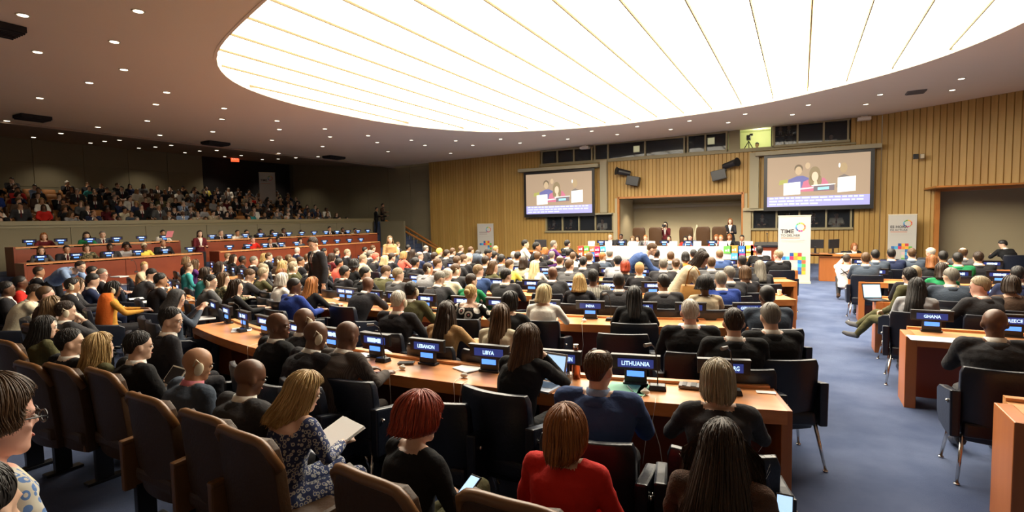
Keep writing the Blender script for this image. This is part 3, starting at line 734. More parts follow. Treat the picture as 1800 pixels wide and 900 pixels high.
    for p in out.polygons:
        c = p.center; t = pts[kd.find(c)[1]][1]; s = slot[t]; r = c-nk; h = r.dot(up); fy = r.dot(fw)
        if t in ('head',) and h < 0: s = 1
        if t == 'torso' and h > -.004 and math.hypot(r.x, r.y) < .088: s = 0
        elif t == 'torso':
            if vneck and fy > .02 and h > -.30 and abs(r.x) < (.30+h)*.22: s = 5 if (tie and abs(r.x) < .018+(-h)*.03) else 4
            if neckline and h > -neckline*(1 if fy > 0 else .8): s = 0 if abs(r.x) < .13 else s
            if h < (-.46 if pel.z > .4 else -.40) and legs != 'dress' and s == 1 and fy > -.02: s = 2
        mi.append(s)
    out.polygons.foreach_set('material_index', mi)
    if fold:
        off = Vector((random.random()*9, 3, 1)); cl = np.zeros(len(out.vertices)); 
        for p in out.polygons:
            if mi[p.index] in (1, 2):
                for v in p.vertices: cl[v] = 1
        nv = len(out.vertices); co = np.empty(nv*3); no = np.empty(nv*3)
        out.vertices.foreach_get('co', co); out.vertices.foreach_get('normal', no); co = co.reshape(-1, 3); no = no.reshape(-1, 3)
        for vi in range(nv):
            if cl[vi]:
                q = Vector(co[vi]); n1 = noise.noise(Vector((q.x*6+q.z*5, q.y*7, q.z*11))+off)+.55*(1-2*abs(noise.noise(Vector((q.x*13+q.z*9, q.y*13, q.z*15))+off)))
                co[vi] += no[vi]*n1*fold
        out.vertices.foreach_set('co', co.ravel())
    for k in range(6): out.materials.append(M_black)
    out.polygons.foreach_set('use_smooth', [True]*n_); out.update(); out.name = 'person_body'
    return out
BCACHE = {}
def body_for(sex, pose, yaw, res, legs, sleeve='long', v=False):
    key = (sex, pose, yaw, res, legs, sleeve, v)
    if key not in BCACHE:
        lean = {'desk': .12, 'lap': .04, 'lean': .38, 'phone': .05, 'chin': .30, 'rest': -.02, 'paper': .12, 'clap': .04}[pose]
        pit = {'desk': -.12, 'lap': -.05, 'lean': -.45, 'phone': -.30, 'chin': -.1, 'rest': 0, 'paper': -.35, 'clap': 0}[pose]
        j = J_seat(sex, lean, (D2R(yaw), pit), pose)
        BCACHE[key] = (make_body(j, res, sleeve, legs, vneck=v or sex == 'm', tie=(sex == 'm')), j)
    return BCACHE[key]
# ================================================================== HAIR  (head-local, face toward +Y)
def lim(th):
    a = abs((math.degrees(th)+180) % 360-180)
    K = [(0, 57), (35, 61), (55, 78), (75, 90), (100, 97), (125, 108), (150, 120), (180, 124)]
    for (a0, b0), (a1, b1) in zip(K[:-1], K[1:]):
        if a <= a1: return a, b0+(b1-b0)*(a-a0)/(a1-a0)
    return a, 124
def hair_path(th, t, lay, st):
    """th azimuth (0=front), t 0..1 along the lock, lay = radial layer"""
    a, ph = lim(th); L_ = st.get('L', 0); s0 = st.get('open', 62)
    k = min(1, max(0, (a-s0)/22)); L_ = L_*k*k*(3-2*k)
    nape = 0
    if st.get('L', 0) <= 0:
        kk = min(1, max(0, (a-92)/38)); nape = .060*kk*kk*(3-2*kk)
    if st.get('fringe') and a < 50: ph += st['fringe']
    if L_ > 0: ph = min(ph, 98)
    if nape > 0: ph = min(ph, 104)
    v = st.get('vol', 1.05)*lay
    if st.get('L', 0) <= 0: v = v+(.985-v)*max(0, min(1, (t-.25)/.75))**1.5*(.9 if a > 45 else .5)
    rx, ry, rz = .080*v, .100*v, .098*v; cap = math.radians(ph)*.095; L_ = max(L_, nape); tot = cap+L_; d = t*tot
    ph0 = math.radians(st.get('start', 0)) if a > 70 or st.get('start', 0) == 0 else math.radians(st.get('start', 0))
    if d <= cap or L_ <= 0:
        q = ph0+(math.radians(ph)-ph0)*min(1, d/cap); s = 0
    else: q = math.radians(ph); s = d-cap
    p = Vector((rx*math.sin(q)*math.sin(th), -.010+ry*math.sin(q)*math.cos(th), .030+rz*math.cos(q)))
    if s > 0 and nape > 0:
        g = 1-4.6*s; p.x *= g; p.y = -.01+(p.y+.01)*(1-3.9*s); p.z -= s*.95
    elif s > 0:
        back = max(0, -math.cos(th)); x_ = s/max(L_, .01)
        g = 1+st.get('flare', .25)*x_-st.get('tuck', 0)*x_**3
        p.x *= g; p.y = p.y*(1-.0*x_)-back*min(.055, .30*max(0, s-.02))*st.get('backoff', 1)+(.02*x_ if back < .2 else 0); p.z -= s
        if s > .12 and back > .2: p.y -= (s-.12)*.10
    return p
def hair_mesh(st, N=40, K=10, seed=1, locks=0, lw=.009, lseg=9):
    rnd = random.Random(seed); b = MB(); uv = []
    amp = st.get('amp', .02); lumps = st.get('lump', 0)
    rn = [rnd.uniform(-1, 1) for _ in range(N)]
    def disp(i, j):
        z = noise.noise(Vector((i*.35*40/N+seed*3, j*.35, seed)))
        return 1+amp*(.6*rn[i]+z)+lumps*noise.noise(Vector((math.cos(2*math.pi*i/N)*3.1+seed, math.sin(2*math.pi*i/N)*3.1, j*.8)))
    outer = []; inner = []
    for j in range(K+1):
        ro, ri = [], []
        for i in range(N):
            th = 2*math.pi*i/N; t = j/K
            if j > K-1.5 and st.get('L', 0) > 0: t *= 1-.05*abs(rn[i])
            e = (1-.035*(j/K)**3) if st.get('L', 0) == 0 else 1
            ro.append(hair_path(th, t, disp(i, j)*e, st)); ri.append(hair_path(th, t, .93 if j > 0 else .93, st))
        outer.append(ro); inner.append(ri)
    b.loft(outer+inner[::-1], cap=False)
    n0 = len(b.f); top = len(b.v)
    if not st.get('start'):
        b.f.append(tuple(range(N))[::-1]); b.m.append(0)
    else:
        rings = [outer[0], inner[0]]; b.loft(rings, cap=False)
    if st.get('bun'): b.ell(st['bun'][:3], (st['bun'][3],)*3, 0, 12, 8)
    for (c, r) in st.get('extra', []): b.ell(c, r, 0, 14, 9)
    nshell = len(b.f)
    for q in range(locks):
        th = rnd.uniform(0, 2*math.pi); lay = rnd.uniform(.99, 1.06+st.get('loose', 0)); t0 = rnd.uniform(0, .35); t1 = rnd.uniform(.80, 1.03)
        if st.get('L', 0) <= 0: t0 = rnd.uniform(0, .75); t1 = min(1, t0+rnd.uniform(.2, .35)); lay = rnd.uniform(.985, 1.012)
        ph_ = rnd.uniform(0, 6.28); cu = st.get('curl', .0); fr = st.get('freq', 9); w_ = lw*rnd.uniform(.6, 1.3); rings = []
        for s in range(lseg+1):
            u = s/lseg; t = t0+(t1-t0)*u; th_ = th+st.get('sway', .06)*math.sin(ph_+u*3)+cu*3*u*math.sin(ph_+fr*u)
            p = hair_path(th_, t, lay+cu*u*math.cos(ph_+fr*u)*1.2, st); p2 = hair_path(th_, min(1.1, t+.04), lay, st)
            c0 = Vector((0, -.01, min(p.z, .03))); nr = (p-c0).normalized(); tg = (p2-p); sd = tg.cross(nr)
            sd = sd.normalized() if sd.length > 1e-6 else Vector((1, 0, 0)); ww = w_*(1-.75*u**2.5)*(.5+.5*min(1, u*5))
            rings.append([p+sd*ww, p+nr*ww*.45, p-sd*ww, p-nr*ww*.35])
        b.loft(rings)
    me = b.mesh('hair', M_black, smooth=True)
    # uv: azimuth / length for streaks
    ul = me.uv_layers.new(name='UVMap'); co = [v.co for v in me.vertices]; data = []
    for li in me.loops:
        p = co[li.vertex_index]; data += [math.atan2(p.x, p.y+.01)/6.283, p.length]
    ul.data.foreach_set('uv', data); return me
def mat_hair(name, a, b_, rough=.42):
    if name in MATS: return MATS[name]
    m = mat(name, a, rough, spec=.35); nt = m.node_tree; L = nt.links.new; bs = nt.nodes['Principled BSDF']
    tc = nt.nodes.new('ShaderNodeTexCoord'); mp = nt.nodes.new('ShaderNodeMapping'); mp.inputs['Scale'].default_value = (110, 9, 1)
    n = nt.nodes.new('ShaderNodeTexNoise'); n.inputs['Scale'].default_value = 1; n.inputs['Detail'].default_value = 3
    r = nt.nodes.new('ShaderNodeValToRGB'); r.color_ramp.elements[0].position = .38; r.color_ramp.elements[1].position = .62
    r.color_ramp.elements[0].color = (*a, 1); r.color_ramp.elements[1].color = (*b_, 1)
    L(tc.outputs['UV'], mp.inputs[0]); L(mp.outputs[0], n.inputs['Vector']); L(n.outputs['Fac'], r.inputs[0]); L(r.outputs[0], bs.inputs['Base Color'])
    bp = nt.nodes.new('ShaderNodeBump'); bp.inputs['Strength'].default_value = .5; bp.inputs['Distance'].default_value = .004
    L(n.outputs['Fac'], bp.inputs['Height']); L(bp.outputs[0], bs.inputs['Normal']); return m
HC = {'k': ('black', (.008, .007, .007), (.022, .018, .016)), 'd': ('dark brown', (.018, .010, .006), (.045, .024, .013)), 'b': ('brown', (.055, .028, .012), (.13, .068, .030)), 'l': ('light brown', (.14, .085, .04), (.27, .17, .085)),
      'a': ('auburn', (.15, .048, .012), (.36, .135, .036)), 'g': ('grey', (.10, .09, .075), (.26, .235, .19)), 'w': ('white', (.42, .38, .32), (.66, .61, .53)), 'y': ('blonde', (.30, .18, .06), (.56, .38, .16)),
      's': ('ash blonde', (.19, .14, .08), (.40, .32, .20)), 'o': ('ginger', (.30, .10, .025), (.48, .20, .06)), 'r': ('red', (.20, .028, .012), (.44, .065, .026)), 'p': ('pale blonde', (.50, .38, .18), (.75, .62, .36))}
STY = {
 'short': dict(vol=1.055, amp=.007), 'thin': dict(vol=1.015, amp=.003), 'wavy': dict(vol=1.09, amp=.012, lump=.06), 'ring': dict(vol=1.02, amp=.005, start=62), 'crown': dict(vol=1.03, amp=.006, start=36), 'puff': dict(vol=1.36, L=.075, amp=.03, lump=.05, open=46, fringe=12, tuck=.45, curl=.02), 'bigbob': dict(vol=1.22, L=.12, amp=.012, flare=.16, tuck=.38, open=50, fringe=10), 'cascade': dict(vol=1.12, L=.46, amp=.03, flare=1.25, lump=.04, curl=.015), 'waves': dict(vol=1.16, L=.235, amp=.03, lump=.05, flare=.20, tuck=.12, curl=.045, freq=7), 'fluffy': dict(vol=1.13, L=.05, amp=.02, lump=.05, open=58, fringe=2, tuck=.3),
 'long': dict(vol=1.09, L=.30, amp=.02, flare=.18), 'vlong': dict(vol=1.09, L=.42, amp=.02, flare=.35), 'mid': dict(vol=1.08, L=.16, amp=.02, flare=.12), 'bob': dict(vol=1.12, L=.115, amp=.015, flare=.22, tuck=.35, open=52, fringe=10),
 'curly': dict(vol=1.16, L=.16, amp=.05, lump=.12, flare=.30, curl=.04), 'afro': dict(vol=1.38, L=.06, amp=.04, lump=.10), 'bun': dict(vol=1.04, amp=.015, bun=(0, -.12, .03, .042)),
 'pony': dict(vol=1.04, amp=.015, extra=[((0, -.13, -.03), (.03, .035, .09))]), 'scarf': dict(vol=1.12, L=.20, amp=.008, flare=.55, open=45, fringe=-4), 'wrap': dict(vol=1.22, amp=.02, lump=.05), 'cap': dict(vol=1.08, amp=.0)}
STW = {'crown': 'short', 'fluffy': 'short fluffy', 'puff': 'puffy', 'bigbob': 'bobbed', 'cascade': 'very long', 'waves': 'long wavy', 'short': 'short', 'thin': 'cropped', 'wavy': 'wavy', 'ring': 'balding', 'long': 'long', 'vlong': 'very long', 'mid': 'shoulder-length', 'bob': 'bobbed', 'curly': 'curly', 'afro': 'afro', 'bun': 'pinned-up', 'pony': 'tied-back', 'scarf': '', 'wrap': '', 'cap': '', 'bald': ''}
HCACHE = {}
def hair_for(style, seed=0, hero=0):
    key = (style, seed, hero)
    if key not in HCACHE:
        st = STY[style]
        if hero: HCACHE[key] = hair_mesh(st, 64, 18, seed+11, locks=hero, lw=(.0055 if hero < 800 else .0032) if st.get('L', 0) > 0 else .004, lseg=10 if st.get('L', 0) > 0 else 5)
        else: HCACHE[key] = hair_mesh(st, 30, 10, seed+3, locks=36 if style not in ('scarf', 'wrap', 'cap', 'thin') else 0, lw=.011 if st.get('L', 0) > 0 else .005, lseg=6 if st.get('L', 0) > 0 else 3)
    return HCACHE[key]
SKIN = {'L': mat('skin_light', (.60, .375, .26), .5, vary=((9, 9, 9), (.66, .42, .30), .3)), 'M': mat('skin_tan', (.40, .20, .105), .5, vary=((9, 9, 9), (.45, .235, .13), .3)), 'D': mat('skin_dark', (.11, .047, .024), .42, vary=((9, 9, 9), (.15, .066, .034), .3)), 'P': mat('skin_pink', (.68, .36, .27), .5, vary=((9, 9, 9), (.72, .41, .31), .3))}
CL = {'black': (.010, .010, .011), 'dark': (.017, .016, .019), 'charcoal': (.033, .032, .035), 'navy': (.016, .023, .060), 'royal': (.02, .045, .22), 'grey': (.085, .085, .088), 'light grey': (.30, .30, .31), 'white': (.70, .68, .62), 'cream': (.60, .53, .38),
      'beige': (.42, .35, .24), 'olive': (.075, .070, .030), 'teal': (.035, .24, .24), 'red': (.50, .020, .014), 'coral': (.72, .13, .09), 'blue': (.035, .065, .17), 'light blue': (.22, .30, .47), 'brown': (.070, .042, .028), 'green': (.015, .19, .07),
      'purple': (.07, .02, .11), 'tan': (.36, .22, .10), 'orange': (.75, .17, .03), 'yellow': (.68, .58, .10), 'maroon': (.09, .010, .014), 'ochre': (.42, .20, .03), 'slate': (.05, .065, .09), 'pink': (.60, .20, .24)}
def cloth(c): return mat('fabric_'+c.replace(' ', '_'), CL[c], .85, spec=.2, bump=(38, .25), vary=((4, 4, 4), tuple(min(1, x*1.35+.002) for x in CL[c]), .3))
def mat_floral(name, base, a, b_, scale, rough=.8):
    if name in MATS: return MATS[name]
    m = mat(name, base, rough, spec=.2); nt = m.node_tree; L = nt.links.new; bs = nt.nodes['Principled BSDF']
    tc = nt.nodes.new('ShaderNodeTexCoord'); v = nt.nodes.new('ShaderNodeTexVoronoi'); v.inputs['Scale'].default_value = scale; v.inputs['Randomness'].default_value = .7
    r = nt.nodes.new('ShaderNodeValToRGB'); e = r.color_ramp.elements; r.color_ramp.interpolation = 'CONSTANT'
    e[0].position = 0; e[0].color = (*b_, 1); e[1].position = .16; e[1].color = (*base, 1)
    for p_, c_ in ((.27, a), (.46, base)): x_ = e.new(p_); x_.color = (*c_, 1)
    L(tc.outputs['Object'], v.inputs['Vector']); L(v.outputs['Distance'], r.inputs[0]); L(r.outputs[0], bs.inputs['Base Color']); return m
M_flor_bw = mat_floral('fabric_black_white_flowers', (.012, .012, .012), (.72, .70, .64), (.5, .2, .18), 9)
M_flor_bl = mat_floral('fabric_blue_white_print', (.035, .05, .13), (.50, .50, .48), (.13, .17, .40), 38)
M_flor_ol = mat_floral('fabric_olive_print', (.05, .05, .03), (.30, .26, .14), (.2, .18, .1), 24)
M_scarfpr = mat_floral('fabric_scarf_print', (.55, .53, .45), (.10, .20, .45), (.30, .42, .08), 34)
def mat_stripe(name, a, b_, sc, axis=0):
    if name in MATS: return MATS[name]
    m = mat(name, a, .85, spec=.2); nt = m.node_tree; L = nt.links.new; bs = nt.nodes['Principled BSDF']
    tc = nt.nodes.new('ShaderNodeTexCoord'); wv = nt.nodes.new('ShaderNodeTexWave'); wv.bands_direction = 'XYZ'[axis]; wv.inputs['Scale'].default_value = sc; wv.inputs['Distortion'].default_value = .6
    r = nt.nodes.new('ShaderNodeValToRGB'); r.color_ramp.elements[0].color = (*a, 1); r.color_ramp.elements[1].color = (*b_, 1); r.color_ramp.elements[0].position = .45; r.color_ramp.elements[1].position = .6
    L(tc.outputs['Object'], wv.inputs['Vector']); L(wv.outputs['Fac'], r.inputs[0]); L(r.outputs[0], bs.inputs['Base Color']); return m
M_stripe = mat_stripe('fabric_wide_stripe', (.10, .095, .08), (.52, .50, .42), 14)
M_pin = mat_stripe('fabric_pinstripe', (.050, .040, .036), (.085, .07, .062), 30)
M_ombre = mat('fabric_cape_brown', (.07, .032, .018), .9, bump=(150, .8), vary=((8, 8, 30), (.16, .085, .05), .3))
def topmat(c):
    return {'bw floral': M_flor_bw, 'blue floral': M_flor_bl, 'olive print': M_flor_ol, 'striped': M_stripe, 'pinstriped': M_pin, 'brown cape': M_ombre, 'scarf print': M_scarfpr}.get(c) or cloth(c)
def setm(o, i, m): s = o.material_slots[i]; s.link = 'OBJECT'; s.material = m
# small worn things
b = MB(); b.ell((.092, -.006, -.012), (.013, .022, .034), 0, 12, 8); b.tube([(.095, -.01, .02), (.088, -.03, .035), (.082, -.035, .0)], .004, n=6); me_ear = b.mesh('earpiece', M_cream, smooth=True)
def ring_mesh(name, prof, a0, a1, n=22, sy=1.0):
    b = MB(); rr = []
    for i in range(n+1):
        a = a0+(a1-a0)*i/n; rr.append([Vector((r*math.cos(a), r*math.sin(a)*sy-.004+dy, z)) for r, z, dy in prof])
    b.loft(rr); return b.mesh(name, M_black, smooth=True)
me_collar = ring_mesh('shirt_collar', [(.080, -.022, .004), (.067, .040, .006), (.061, .040, .006), (.070, -.022, .004)], math.pi*.56, math.pi*2.44)
me_jcollar = ring_mesh('jacket_collar', [(.125, -.048, 0), (.094, -.006, 0), (.079, .004, 0), (.075, -.002, 0), (.105, -.052, 0)], math.pi*.66, math.pi*2.34, sy=.92)
b = MB()
for s in (-1, 1):
    b.ell((s*.032, .083, .004), (.013, .008, .007), 0, 8, 6); b.ell((s*.032, .089, .004), (.0055, .004, .0055), 1, 8, 5); b.ell((s*.033, .088, .025), (.019, .006, .0035), 2, 8, 4)
b.ell((0, .090, -.055), (.020, .005, .0045), 3, 10, 5)
me_face = b.mesh('face_features', [mat('eye_white', (.7, .68, .64), .3), M_black, mat('eyebrow', (.03, .018, .01), .8), mat('lips', (.42, .12, .09), .5)], smooth=True)
b = MB()
for s in (-1, 1):
    b.tube([(s*.034+.024*math.cos(a), .104, .004+.018*math.sin(a)) for a in [2*math.pi*k/14 for k in range(15)]], .0034, n=5); b.tube([(s*.058, .103, .008), (s*.079, .04, .01), (s*.084, -.01, .006)], .0024, n=5)
b.tube([(-.01, .105, .008), (.01, .105, .008)], .0022, n=5); me_glass = b.mesh('eyeglasses', M_black, smooth=True)
def dress(o, j, skin, top, hair=None, hc='k', bottom=None, shirt='white', tie='maroon', shoe='black', face=False, ear=False, glasses=False, seed=0, hero=0, hairmat=None, topm=None):
    setm(o, 0, SKIN[skin]); setm(o, 1, topm or topmat(top)); setm(o, 2, topmat(bottom) if bottom else (topmat(top) if top in ('black', 'dark', 'charcoal', 'navy', 'grey', 'brown', 'slate', 'olive', 'pinstriped') else cloth('dark')))
    setm(o, 3, M_black if shoe == 'black' else cloth(shoe)); setm(o, 4, cloth(shirt)); setm(o, 5, cloth(tie))
    if j['sex'] == 'm' and top not in ('red', 'striped', 'white'):
        up_ = (j['neck']-j['pel']).normalized(); q_ = up_.to_track_quat('Z', 'Y').to_euler()
        q_ = Vector((0, 0, 1)).rotation_difference(up_).to_euler()
        for nm_, me_, m_ in (('shirt_collar', me_collar, cloth(shirt)), ('jacket_collar', me_jcollar, topm or topmat(top))):
            c = link(nm_, me_, o, j['neck']+up_*-.004, q_); setm(c, 0, m_)
    yaw, pit = j['head']; g = 1.0 if j['sex'] == 'm' else .96
    def child(nm, me, m=None):
        c = link(nm, me, o, j['hc']); c.rotation_euler = Matrix.Rotation(yaw, 4, 'Z').__matmul__(Matrix.Rotation(pit, 4, 'X')).to_euler(); c.scale = (g, g, g)
        if m: setm(c, 0, m)
        return c
    if hair and hair != 'bald':
        m = hairmat or (mat_hair('hair_'+HC[hc][0].replace(' ', '_'), HC[hc][1], HC[hc][2]) if hair not in ('scarf', 'wrap', 'cap') else cloth(hc if hc in CL else 'grey'))
        nm = {'scarf': 'headscarf', 'wrap': 'headwrap', 'cap': 'cap'}.get(hair, 'hair')
        child(nm, hair_for(hair, seed, hero), m)
    if face: child('face_features', me_face)
    if ear:
        c = child('earpiece', me_ear); c.scale = (g*1.08, g*1.35, g*1.35)
    if glasses: child('eyeglasses', me_glass)
    return o
def cloth_name(top, sex):
    return {'bw floral': 'black-white floral top', 'blue floral': 'blue floral dress', 'olive print': 'olive printed top', 'striped': 'striped shirt'}.get(top, top+(' suit' if sex == 'm' and top in ('black', 'dark', 'charcoal', 'navy', 'grey', 'brown', 'slate', 'olive') else ' top'))
def describe(sex, hair, hc, top, extra=''):
    who = 'man' if sex == 'm' else 'woman'
    if hair in ('scarf',): h = 'in %s headscarf' % hc
    elif hair == 'wrap': h = 'in %s headwrap' % hc
    elif hair == 'cap': h = 'in %s cap' % hc
    elif hair == 'bald': return '%s with shaved head and %s' % (who, cloth_name(top, sex))
    else: h = 'with %s %s hair' % (STW[hair], HC[hc][0])
    return '%s %s and %s' % (who, h, cloth_name(top, sex))
